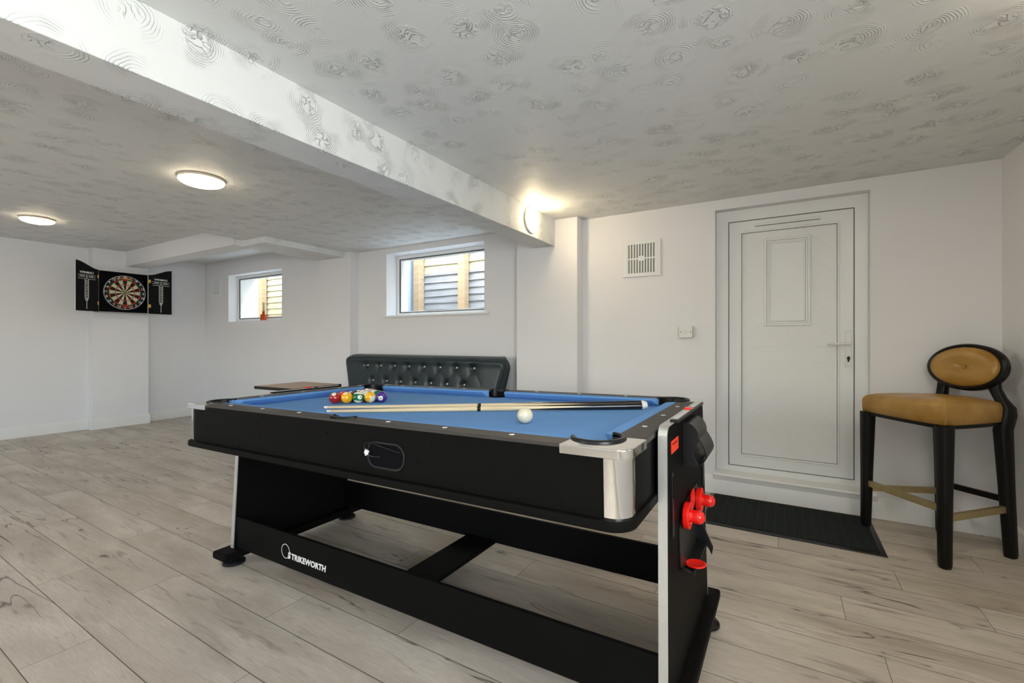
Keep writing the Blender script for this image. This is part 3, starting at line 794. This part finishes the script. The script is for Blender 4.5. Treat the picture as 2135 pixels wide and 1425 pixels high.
lbl = {7: 'solid maroon ball at the outer end of the front row of the rack', 1: 'solid amber yellow ball beside the maroon one in the front row', 14: 'white ball with a green stripe, middle of the front row of the rack',
       9: 'white ball with an amber yellow stripe next to the purple ball', 4: 'solid purple ball with a number 4 ending the front row of the rack', 3: 'solid red ball peeping out behind the amber yellow one',
       8: 'black ball behind the green striped one in the rack', 11: 'white ball with a red stripe behind the green and yellow striped balls', 6: 'solid green ball behind the yellow striped and purple ones',
       2: 'solid blue ball in the third row of the rack', 15: 'white ball with a maroon stripe, centre of the third row', 13: 'white ball with an orange stripe in the third row of the rack',
       12: 'white ball with a purple stripe, fourth row of the rack', 5: 'solid orange ball, fourth row of the rack', 10: 'white ball with a blue stripe at the apex of the rack'}
rots = {7: (.5, .9, 2.2), 1: (.9, 1.1, 1.9), 14: (.15, .12, 2.7), 9: (.5, .95, 4.0), 4: (.1, .15, -.95), 3: (1, .3, 0), 8: (.2, -.5, -.6), 11: (.9, .5, .3), 6: (.3, .2, 1), 2: (.2, -.6, -.9), 15: (1.1, .2, .4), 13: (.7, -.4, 1), 12: (.3, .8, 2), 5: (0, -.9, -1.2), 10: (1.2, .4, 0)}
b0 = Vector((-.590, -.096))
for i, rw in enumerate(rows):
    for j, n in enumerate(rw):
        p = b0 + u*(j+.5*i)*.0574 + v*i*.0497
        ball(n, p.x, p.y, rots[n], lbl[n])
o = obj('cue_ball', M().sphere((0, 0, 0), RB, 48, 28), IVORY, loc=on_table(.545, -.175, ZB+RB)); tag(o, 'plain ivory cue ball alone on the cloth in front of the cues', 'cue ball')

# ------------------------------------------------------------------ cues
def wood_mat(name, a, b, black_from=None, black_to=None):
    k = N(name); tc = k.n('TexCoord'); sx = k.n('SeparateXYZ', i_Vector=tc.outputs['Object'])
    mp = k.n('Mapping', i_Vector=tc.outputs['Object'], i_Scale=(60.0, 60.0, 2.5))
    no = k.n('TexNoise', i_Vector=mp.outputs[0], i_Scale=3.0, i_Detail=5.0)
    base = k.mix(no.outputs['Fac'], a, b)
    if black_from:
        an = k.math('ARCTAN2', sx.outputs[1], sx.outputs[0])
        # four long points of pale wood running into the black butt
        tri = k.math('ABSOLUTE', k.math('SUBTRACT', k.math('FRACT', k.math('ADD', k.math('MULTIPLY', an, 2/pi), .2)), .5))
        lim = k.math('ADD', black_from, k.math('MULTIPLY', tri, 2*(black_to-black_from)))
        base = k.mix(k.math('GREATER_THAN', sx.outputs[2], lim), base, (.008, .007, .007))
    k.l(base, k.b.inputs['Base Color']); k.b.inputs['Roughness'].default_value = .18; k.b.inputs['Coat Weight'].default_value = .5
    k.b.inputs['Coat Roughness'].default_value = .08
    return k.m
MAPLE = wood_mat('maple_cue_wood', (.66, .50, .28), (.80, .66, .44))
def cue(p0, p1, label, joint=.49):
    P0 = on_table(*p0); P1 = on_table(*p1); Lc = (P1-P0).length
    t = empty('pool_cue', P0); tag(t, label, 'cue'); t.rotation_mode = 'QUATERNION'
    t.rotation_quaternion = (P1-P0).to_track_quat('Z', 'Y')
    R = lambda q: .0062 + (.0145-.0062)*q
    j = joint
    obj('shaft', M().lathe([(R(0), .022), (R(.1), .1*Lc), (R(j), j*Lc)], n=20), MAPLE, t)
    obj('ferrule', M().lathe([(R(0), .006), (R(0), .022)], n=20), WHITEP, t)
    obj('tip', M().lathe([(.004, 0), (.0058, .002), (R(0), .006)], n=20), mat('blue_grey_leather_tip', (.10, .14, .22), .8), t)
    obj('joint_ring', M().lathe([(R(j)+.0003, j*Lc), (R(j)+.0003, j*Lc+.014)], n=20), BLACKP, t)
    obj('joint_collar', M().lathe([(R(j)+.0004, j*Lc-.003), (R(j)+.0004, j*Lc), ], n=20), BRASS, t)
    obj('butt', M().lathe([(R(j), j*Lc+.014), (R(.75), .75*Lc), (R(.985), Lc-.026)], n=24), wood_mat('spliced_cue_butt', (.66, .50, .28), (.80, .66, .44), Lc*.58, Lc*.83), t)
    obj('butt_ring', M().lathe([(R(1)+.0002, Lc-.026), (R(1)+.0002, Lc-.014)], n=24), WHITEP, t)
    obj('rubber_bumper', M().lathe([(R(1)-.001, Lc-.014), (.011, Lc-.004), (.006, Lc)], n=24), WHITEP, t)
cue((-.478, -.247, ZB+.0064), (.822, .425, ZB+.0148), 'pool cue lying nearer the rear cushion, its whole tip showing', .49)
cue((-.352, -.328, ZB+.0064), (.842, .358, ZB+.0148), 'pool cue lying nearer the cue ball, its tip by the side pocket', .475)

# ------------------------------------------------------------------ door mat
def mat_mat():
    k = N('black_ribbed_mat'); tc = k.n('TexCoord'); sx = k.n('SeparateXYZ', i_Vector=tc.outputs['Object'])
    no = k.n('TexNoise', i_Vector=tc.outputs['Object'], i_Scale=180.0, i_Detail=3.0)
    gx = k.math('FRACT', k.math('DIVIDE', sx.outputs[0], .049)); gy = k.math('FRACT', k.math('DIVIDE', sx.outputs[1], .049))
    g = k.math('MAXIMUM', k.math('LESS_THAN', gx, .13), k.math('LESS_THAN', gy, .13))
    base = k.mix(no.outputs['Fac'], (.004, .006, .006), (.026, .032, .030))
    base = k.mix(k.math('MULTIPLY', g, .6), base, (.030, .034, .033))
    k.l(base, k.b.inputs['Base Color']); k.b.inputs['Roughness'].default_value = .95; k.b.inputs['Specular IOR Level'].default_value = .15
    bp = k.n('Bump', i_Height=k.math('ADD', no.outputs['Fac'], k.math('MULTIPLY', g, -.8)), i_Strength=.8, i_Distance=.004); k.l(bp.outputs[0], k.b.inputs['Normal'])
    return k.m
t = empty('door_mat', (-.01, 3.330, 0)); tag(t, 'black ribbed rubber-edged mat on the floor below the white door', 'mat')
obj('rubber_border', M().loft([[(x*q, y*q2, z) for x, y in ((-.465, -.313), (.465, -.313), (.465, .308), (-.465, .308))] for q, q2, z in ((1, 1, 0), (.993, .99, .004), (.955, .935, .009))]), BLACKP, t)
obj('carpet_pile', M().box(-.435, .435, -.285, .283, .009, .0125), mat_mat(), t, .002)

# ------------------------------------------------------------------ bar stool
F, Lg, Rg, Bg = Vector((.674, 3.032)), Vector((.413, 3.451)), Vector((1.000, 3.357)), Vector((.785, 3.590))
cen = (F+Lg+Rg+Bg)/4
st = empty('bar_stool', (cen.x, cen.y, 0)); tag(st, 'tall bar stool with tan leather seat and oval back in the room corner', 'stool')
S = lambda p, z: (p[0]-cen.x, p[1]-cen.y, z)
def mv(p, q, f): return (p[0]+(q[0]-p[0])*f, p[1]+(q[1]-p[1])*f)
def leg(name, path, mt=DARKWOOD):
    """path: (xy, z, half width a, half depth b, angle)"""
    secs = []
    for p, z, a, b, th in path:
        q = []
        for k in range(16):
            an = 2*pi*k/16; ex = .55
            x = a*math.copysign(abs(cos(an))**ex, cos(an)); y = b*math.copysign(abs(sin(an))**ex, sin(an))
            q.append((p[0]-cen.x+x*cos(th)-y*sin(th), p[1]-cen.y+x*sin(th)+y*cos(th), z))
        secs.append(q)
    return obj(name, M().loft(secs), mt, st, smooth=50)
ang = atan2((Lg-F).y, (Lg-F).x)
Fi, Li, Ri, Bi = mv(F, cen, .06), mv(Lg, cen, .03), mv(Rg, cen, .10), mv(Bg, cen, .06)
leg('leg', [(F, 0, .021, .021, ang), (F, .02, .024, .024, ang), (mv(F, Fi, .5), .36, .027, .027, ang), (Fi, .70, .033, .033, ang)])
leg('leg', [(Lg, .0127, .020, .020, ang), (Lg, .03, .023, .023, ang), (mv(Lg, Li, .5), .36, .027, .027, ang), (Li, .70, .033, .033, ang)])
# rear legs sweep up into the back posts
rear = (Rg-Bg).normalized(); back = Vector((-rear.y, rear.x));
if back.dot(Rg-F) < 0: back = -back
angr = atan2(rear.y, rear.x)
def rleg(P, Pin, sgn):
    up = Vector(Pin)
    k1 = up + back*.012 + rear*sgn*.010
    k3 = Vector((.868, 3.487)) + rear*sgn*.122 + back*.004
    k2 = k1*.45 + k3*.55
    return leg('leg', [(P, 0, .021, .024, angr), (P, .02, .023, .027, angr), (mv(P, Pin, .55), .36, .026, .032, angr), (Pin, .66, .030, .040, angr),
                       (k1, .735, .029, .040, angr), (k1, .775, .027, .034, angr), (k2, .82, .024, .024, angr), (k3, .868, .026, .018, angr), (k3-rear*sgn*.006, .905, .030, .014, angr)])
rleg(Rg, Ri, 1); rleg(Bg, Bi, -1)
def rail(a, b, z0, z1, mt, name='footrest', top=None):
    a = Vector(a); b = Vector(b); d = (b-a).normalized(); n = Vector((-d.y, d.x))*.009
    secs = [[S(p+n, z-.016), S(p-n, z-.016), S(p-n, z+.016), S(p+n, z+.016)] for p, z in ((a+d*.012, z0), (b-d*.012, z1))]
    r_ = obj(name, M().loft(secs), DARKWOOD, st, .002)
    if mt:
        n2 = n*1.15; out = 1 if (a+b).dot(n) < 2*cen.dot(n) else -1
        e = n*out*-1
        secs = [[S(p-n2, z-.0165), S(p+n2, z-.0165), S(p+n2, z+.0175), S(p-n2, z+.0175)] for p, z in ((a+d*.014, z0), (b-d*.014, z1))]
        obj('metal_strip', M().loft(secs), mt, r_, .001)
rail(mv(Lg, Li, .4), mv(F, Fi, .4), .272, .285, BRASS)
rail(mv(F, Fi, .4), mv(Rg, Ri, .4), .242, .250, BRASS, 'side_rail')
rail(mv(Lg, Li, .4), mv(Bg, Bi, .4), .240, .245, BRASS, 'side_rail')
rail(mv(Bg, Bi, .4), mv(Rg, Ri, .4), .290, .295, None, 'back_rail')
# seat: rounded trapezoid, domed
cF, cL, cR, cB = Vector(Fi)-(cen-Vector(Fi)).normalized()*.030, Vector(Li)-(cen-Vector(Li)).normalized()*.034, Vector(Ri)+(Vector(Ri)-cen).normalized()*.012, Vector(Bi)+(Vector(Bi)-cen).normalized()*.010
def quad_round(pts, r, n=6):
    out = []
    for i in range(4):
        p, a, b = pts[i], pts[i-1], pts[(i+1) % 4]
        da, db = (a-p).normalized(), (b-p).normalized()
        p0, p1 = p+da*r, p+db*r
        for k in range(n+1):
            t_ = k/n; out.append(p0*(1-t_)**2 + p*2*t_*(1-t_) + p1*t_**2)
        # subdivide the side with a slight bow
        nx = b + (-db)*r
        for k in range(1, 6):
            t_ = k/6; q = p1*(1-t_)+nx*t_; nn = Vector((db.y, -db.x)); 
            if nn.dot(q-cen) < 0: nn = -nn
            out.append(q + nn*.012*sin(pi*t_))
    return out
base = quad_round([cF, cR, cB, cL], .022)
def scl(f): return [cen + (p-cen)*f for p in base]
secs = []
for f, z in ((.965, .700), (1.0, .706), (1.008, .74), (1.005, .775), (.985, .795), (.94, .809), (.80, .822), (.55, .832), (.25, .836), (.02, .837)):
    secs.append([S(p, z - (.010 if z > .79 else 0) + (.022 if z > .76 else 0)*max(0, 1-abs((p-F).length)/.35)) for p in scl(f)])
seat = obj('seat_cushion', M().loft(secs), TAN, st, smooth=60)
obj('seat_frame', M().loft([[S(p, z) for p in scl(.955)] for z in (.682, .702)]), DARKWOOD, st)
obj('seam', M().tube([S(cF+(cF-cen).normalized()*.0005, z) for z in (.708, .74, .77, .795)], .0022, 8), TAN, seat)
# oval back
C3 = Vector((.868, 3.487, .977)); ex = Vector((rear.x, rear.y, 0)); nb = Vector((back.x, back.y, 0))
lean = radians(8); ez = (Vector((0, 0, 1))*cos(lean) + nb*sin(lean)).normalized(); ny = ex.cross(ez)
if ny.dot(nb) > 0: ny = -ny       # points to the front of the stool
O3 = Vector((cen.x, cen.y, 0))
def oval(a, b, off, n=56, bow=.0):
    return [tuple(C3 - O3 + ex*a*cos(2*pi*k/n) + ez*b*sin(2*pi*k/n) + ny*(off + bow*cos(2*pi*k/n)**2)) for k in range(n)]
A, B_ = .187, .130
bf = M(); bf.loft([oval(A-.024, B_-.022, .014, bow=.014), oval(A-.010, B_-.009, .020, bow=.014), oval(A, B_, .012, bow=.014), oval(A, B_, -.022, bow=.014), oval(A-.012, B_-.012, -.030, bow=.014), oval(.02, .014, -.034)], True, True)
obj('back_frame', bf, DARKWOOD, st, smooth=50)
secs = []
for f, h in ((1.0, .012), (.99, .022), (.94, .030), (.82, .037), (.62, .040), (.40, .0385), (.22, .033), (.11, .025), (.06, .022), (.01, .021)):
    secs.append(oval((A-.022)*f, (B_-.020)*f, h, bow=.014*f*f))
pd = obj('back_pad', M().loft(secs), TAN, st, smooth=70)
bc = C3 - O3 + ny*.027
q = ny.to_track_quat('Z', 'Y').to_euler()
obj('button', M().lathe([(.009, -.004), (.0095, .001), (.007, .004), (.001, .0055)], n=20), TAN, pd, loc=bc, rot=q)

# ------------------------------------------------------------------ buttoned bench sofa
sofa = empty('bench_sofa', (-3.19, 3.20, 0)); tag(sofa, 'dark teal leather bench sofa with a studded buttoned back below the window', 'sofa')
b1 = [(-.700+.2025*i, .865+.001*i) for i in range(8)]; b2 = [(-.605+.2025*i, .706+.001*i) for i in range(7)]; b3 = [(-.705+.2025*i, .55) for i in range(8)]
btn = b1+b2+b3
NXs, NZs = 170, 62
z0, z1 = .36, .982
def halfw(z):
    f = (z-z0)/(z1-z0); wv = .955 + .105*min(1, max(0, (z-.45)/.42))**1.1
    rr = .105; dz = z1-z
    if dz < rr: wv -= rr - sqrt(max(rr*rr-(rr-dz)**2, 0))
    return wv
vsx = []; m = M(); rowsv = []
for j in range(NZs+1):
    fz = j/NZs; z = z0+(z1-z0)*(1-(1-fz)**1.15); hw = halfw(z); rr = []
    for i in range(NXs+1):
        u_ = -1+2*i/NXs; u_ = math.copysign(abs(u_)**.92, u_) if u_ else 0; x = hw*u_
        y = .175 + .045*(z-z0)/(z1-z0)
        # rolled edges
        ex_ = min(1, (hw-abs(x))/.05); ez_ = min(1, (z1-z)/.06)
        y += .065*(1-sqrt(max(0, 1-(1-ex_)**2))) + .085*(1-sqrt(max(0, 1-(1-ez_)**2)))
        # padded roll along the top
        y -= .010*math.exp(-((z1-.055-z)/.035)**2)
        dmp = 0
        for bx, bz in btn:
            d2 = ((x-bx)/.032)**2+((z-bz)/.032)**2
            if d2 < 14: dmp += .022*math.exp(-d2*1.1)+.007*math.exp(-d2*.25)
        y += dmp
        # diagonal folds between the buttons
        for bx, bz in btn:
            for sx_ in (-1, 1):
                tx_, tz_ = x-bx, bz-z
                if 0 < tz_ < .15 and 0 < tx_*sx_ < .13:
                    dd = abs(tx_*sx_*.155-tz_*.098)/.183
                    y += .0022*math.exp(-(dd/.012)**2)
        rr.append((x, y, z))
    rowsv.append(rr)
nf = NXs+1
for rr in rowsv: m.v += rr
for rr in rowsv: m.v += [(x, max(y+.02, .315), z) for x, y, z in rr]
tot = nf*(NZs+1)
for j in range(NZs):
    for i in range(NXs):
        a = j*nf+i; m.f.append([a, a+1, a+nf+1, a+nf]); m.f.append([tot+a, tot+a+nf, tot+a+nf+1, tot+a+1])
bd = [j*nf for j in range(NZs+1)]; bd2 = [j*nf+NXs for j in range(NZs+1)]; bt_ = [NZs*nf+i for i in range(nf)]; bb_ = list(range(nf))
for line in (bd, bd2, bt_, bb_):
    for p_, q_ in zip(line, line[1:]): m.f.append([p_, q_, tot+q_, tot+p_])
m.mi = [0]*len(m.f)
bk = obj('backrest', m, TEAL, sofa, smooth=80)
for bx, bz in b1+b2+b3[:8]:
    y = .175+.045*(bz-z0)/(z1-z0)+.033
    obj('button', M().lathe([(.0115, 0), (.012, .004), (.008, .009), (.001, .0105)], n=16), NAIL, bk, loc=(bx, y, bz), rot=(pi/2, 0, 0))
obj('seat', M().box(-.98, .98, -.32, .20, .30, .44), TEAL, sofa, .04, seg=4)
obj('plinth', M().box(-.95, .95, -.28, .24, .12, .30), TEAL, sofa, .01)
for x in (-.88, .88):
    for y in (-.24, .20): obj('leg', M().lathe([(.018, 0), (.026, .12)], (x, y, 0)), DARKWOOD, sofa)

# ------------------------------------------------------------------ side table
ta = radians(3)
t = empty('side_table', (-4.03, 2.71, 0), (0, 0, ta)); tag(t, 'square wood-topped cafe table with black edge between sofa and pool table', 'table')
TOPW = fence_mat('oak_table_top', (.36, .20, .09), (.48, .29, .14))
TOPW.node_tree.nodes['Principled BSDF'].inputs['Roughness'].default_value = .35
obj('table_top', M().box(-.285, .285, -.265, .265, .672, .700), BLACKP, t, .004)
obj('top_veneer', M().box(-.281, .281, -.261, .261, .700, .7015), TOPW, t)
obj('pedestal', M().lathe([(.030, .02), (.030, .66), (.12, .672)], n=28), BLACKM, t)
obj('base', M().lathe([(.23, 0), (.23, .010), (.05, .024), (.03, .03)], n=40), BLACKM, t)

# ------------------------------------------------------------------ reed diffuser
t = empty('reed_diffuser', (-6.225, 3.652, 1.4105)); tag(t, 'amber glass reed diffuser bottle on the ledge of the far window', 'diffuser')
AMB = N('amber_glass'); AMB.b.inputs['Roughness'].default_value = .08
no = AMB.n('TexNoise', i_Scale=5.0); AMB.l(AMB.mix(no.outputs['Fac'], (.62, .075, .008), (.75, .12, .015)), AMB.b.inputs['Base Color']); AMB.b.inputs['Transmission Weight'].default_value = .35
obj('bottle', M().lathe([(.036, 0), (.040, .003), (.040, .080), (.036, .088), (.016, .092), (.015, .122), (.018, .124), (.018, .130), (.011, .130)], n=32), AMB.m, t)
for i, (dx_, dy_) in enumerate(((-.035, .0), (-.022, .012), (.035, .006), (.030, -.012), (-.010, -.014))):
    obj('reed', M().tube([(dx_*.15, dy_*.15, .05), (dx_*1.0, dy_, .262-.004*i)], .0022, 6), BLACKM, t)

# ------------------------------------------------------------------ dartboard cabinet
X0 = -7.52
t = empty('dartboard_cabinet', (X0, 2.484, 1.495)); tag(t, 'open black dartboard cabinet hung on the chimney breast', 'cabinet')
GOLD = mat('brass_hinge', (.80, .50, .08), .35, .7)
CABB = mat('black_cabinet_board', (.005, .005, .006), .55, spec=.12)
CEDGE = mat('white_cabinet_edge', (.70, .66, .60), .6)
obj('cabinet_body', M().box(0, .012, -.262, .262, 0, .525).box(.012, .125, -.262, -.250, 0, .525).box(.012, .125, .250, .262, 0, .525).box(.012, .125, -.25, .25, 0, .012).box(.012, .125, -.25, .25, .513, .525), CABB, t)
obj('edge_trim', M().ring([(-.2635, -.0015), (.2635, -.0015), (.2635, .5265), (-.2635, .5265)], [(-.259, .003), (.259, .003), (.259, .522), (-.259, .522)], .120, .1255, 'x'), CEDGE, t)
def cab_door(sgn, width, openang):
    dr_ = empty('door', (.127, sgn*.262, 0), (0, 0, openang)); dr_.parent = t
    n = 14; prof = [(0, 0), (sgn*width, 0)]
    top = [(sgn*width*f, .525 + .085*(3*f*f-2*f**3 if f < 1 else 1)) for f in [min(1, k/n*1.12) for k in range(n, -1, -1)]]
    poly = prof + top
    c0 = [sum(p[0] for p in poly)/len(poly), .27]
    obj('door_board', M().prism(poly, 0, .014, 'x'), CABB, dr_)
    obj('door_edge', M().ring([(c0[0]+(p[0]-c0[0])*1.012, c0[1]+(p[1]-c0[1])*1.006) for p in poly], [(c0[0]+(p[0]-c0[0])*.996, c0[1]+(p[1]-c0[1])*.998) for p in poly], -.001, .0135, 'x'), CEDGE, dr_)
    xc = sgn*width*.53; xf = .0145
    fr_ = lambda y, z: ((xf, y, z), (0, 1, 0), (0, 0, 1))
    text('door_lettering', 'WINMAU', .036, LETTER, dr_, fr_(xc, .470), bold=.0007, spacing=1.02)
    m = M()
    for z in (.440, .415, .392): m.box(xf, xf+.0006, xc-.098, xc+.098, z-.0018, z+.0018)
    m.box(xf, xf+.0006, xc-.002, xc+.002, .392, .440)
    for i in range(7): m.box(xf, xf+.0006, xc-.020, xc+.020, .372-.036*i-.002, .372-.036*i+.002)
    for q_ in (-.020, .020): m.box(xf, xf+.0006, xc+q_-.0025, xc+q_+.0025, .154, .392)
    m.ring([(xc+.016*cos(a), .140+.016*sin(a)) for a in [2*pi*k/20 for k in range(20)]], [(xc+.008*cos(a), .140+.008*sin(a)) for a in [2*pi*k/20 for k in range(20)]], xf, xf+.0006, 'x')
    m.box(xf, xf+.0006, xc-.003, xc+.003, .025, .124)
    obj('score_lines', m, LETTER, dr_)
    text('door_lettering', 'Home', .020, LETTER, dr_, fr_(xc-.050, .4275)); text('door_lettering', 'Away', .020, LETTER, dr_, fr_(xc+.050, .4275))
    for i, nn in enumerate((20, 19, 18, 17, 16, 15)): text('door_lettering', str(nn), .026, LETTER, dr_, fr_(xc, .354-.036*i))
    return dr_
cab_door(1, .272, 0); cab_door(-1, .255, radians(20))
for s in (-1, 1):
    for z in (.105, .440): obj('hinge', M().box(.1265, .1445 if s < 0 else .1435, s*.262-(.034 if s < 0 else -.001), s*.262+(.004 if s < 0 else .028), z-.021, z+.021), GOLD, t, .002)
# the board itself
db = empty('dartboard', (X0+.080, 2.500, 1.757)); tag(db, 'round bristle dartboard inside the open black cabinet', 'dartboard')
SIS = [mat('sisal_black', (.010, .010, .010), .9), mat('sisal_cream', (.62, .50, .34), .9, var=.15, scale=60), mat('sisal_red', (.72, .03, .02), .9), mat('sisal_green', (.01, .24, .05), .9)]
obj('mounting_block', M().box(-.0675, .0, -.05, .05, -.05, .05), CABB, db)
obj('board_body', M().lathe([(.2255, 0), (.2255, .034), (.224, .036), (.001, .036)], axis='x', n=80), SIS[0], db)
m = M()
RR = [.016, .097, .107, .159, .170]
for k in range(20):
    a0 = pi/2 - pi/20 + k*pi/10; dark = (k % 2 == 0)
    for i in range(4):
        m.cur = {0: 0 if dark else 1, 2: 0 if dark else 1, 1: 2 if dark else 3, 3: 2 if dark else 3}[i]
        pts = [(RR[i+1]*cos(a0+pi/10*q/4), RR[i+1]*sin(a0+pi/10*q/4)) for q in range(5)] + [(RR[i]*cos(a0+pi/10*q/4), RR[i]*sin(a0+pi/10*q/4)) for q in range(4, -1, -1)]
        m.add([(.0375, p[0], p[1]) for p in pts], [list(range(len(pts)))])
for r0, r1, c_ in ((.0064, .016, 3), (.0001, .0064, 2)):
    m.cur = c_
    for k in range(20):
        a0 = k*pi/10; a1 = a0+pi/10
        m.add([(.0375, r1*cos(a0), r1*sin(a0)), (.0375, r1*cos(a1), r1*sin(a1)), (.0375, r0*cos(a1), r0*sin(a1)), (.0375, r0*cos(a0), r0*sin(a0))], [(0, 1, 2, 3)])
obj('scoring_segments', m, SIS, db)
WIRE = mat('pale_wire', (.80, .80, .78), .3)
m = M()
def wring(r, t_=.0016): m.tube([(.0390, r*cos(2*pi*k/64), r*sin(2*pi*k/64)) for k in range(65)], t_, 6, False)
wring(.218, .0024)
obj('number_ring', m, WIRE, db)
for k, nn in enumerate((20, 1, 18, 4, 13, 6, 10, 15, 2, 17, 3, 19, 7, 16, 8, 11, 14, 9, 12, 5)):
    a = pi/2 - k*pi/10
    text('number', str(nn), .038, WIRE, db, ((.0392, .198*cos(a), .198*sin(a)), (0, 1, 0), (0, 0, 1)), bold=.0006)
OR = mat('orange_print', (.80, .36, .14), .6); RP = mat('red_print', (.70, .08, .04), .6)
for i, ch in enumerate('WINMAU'):
    a = pi/2 - (i-2.5)*.150; text('maker_lettering', ch, .037, OR, db, ((.0395, .187*cos(a), .187*sin(a)), (0, sin(a), -cos(a)), (0, cos(a), sin(a))), bold=.0012)
for i, ch in enumerate('DIAMOND'):
    a = -pi/2 + (i-3)*.135; text('maker_lettering', ch, .030, RP, db, ((.0395, .188*cos(a), .188*sin(a)), (0, -sin(a), cos(a)), (0, -cos(a), -sin(a))), bold=.0006)
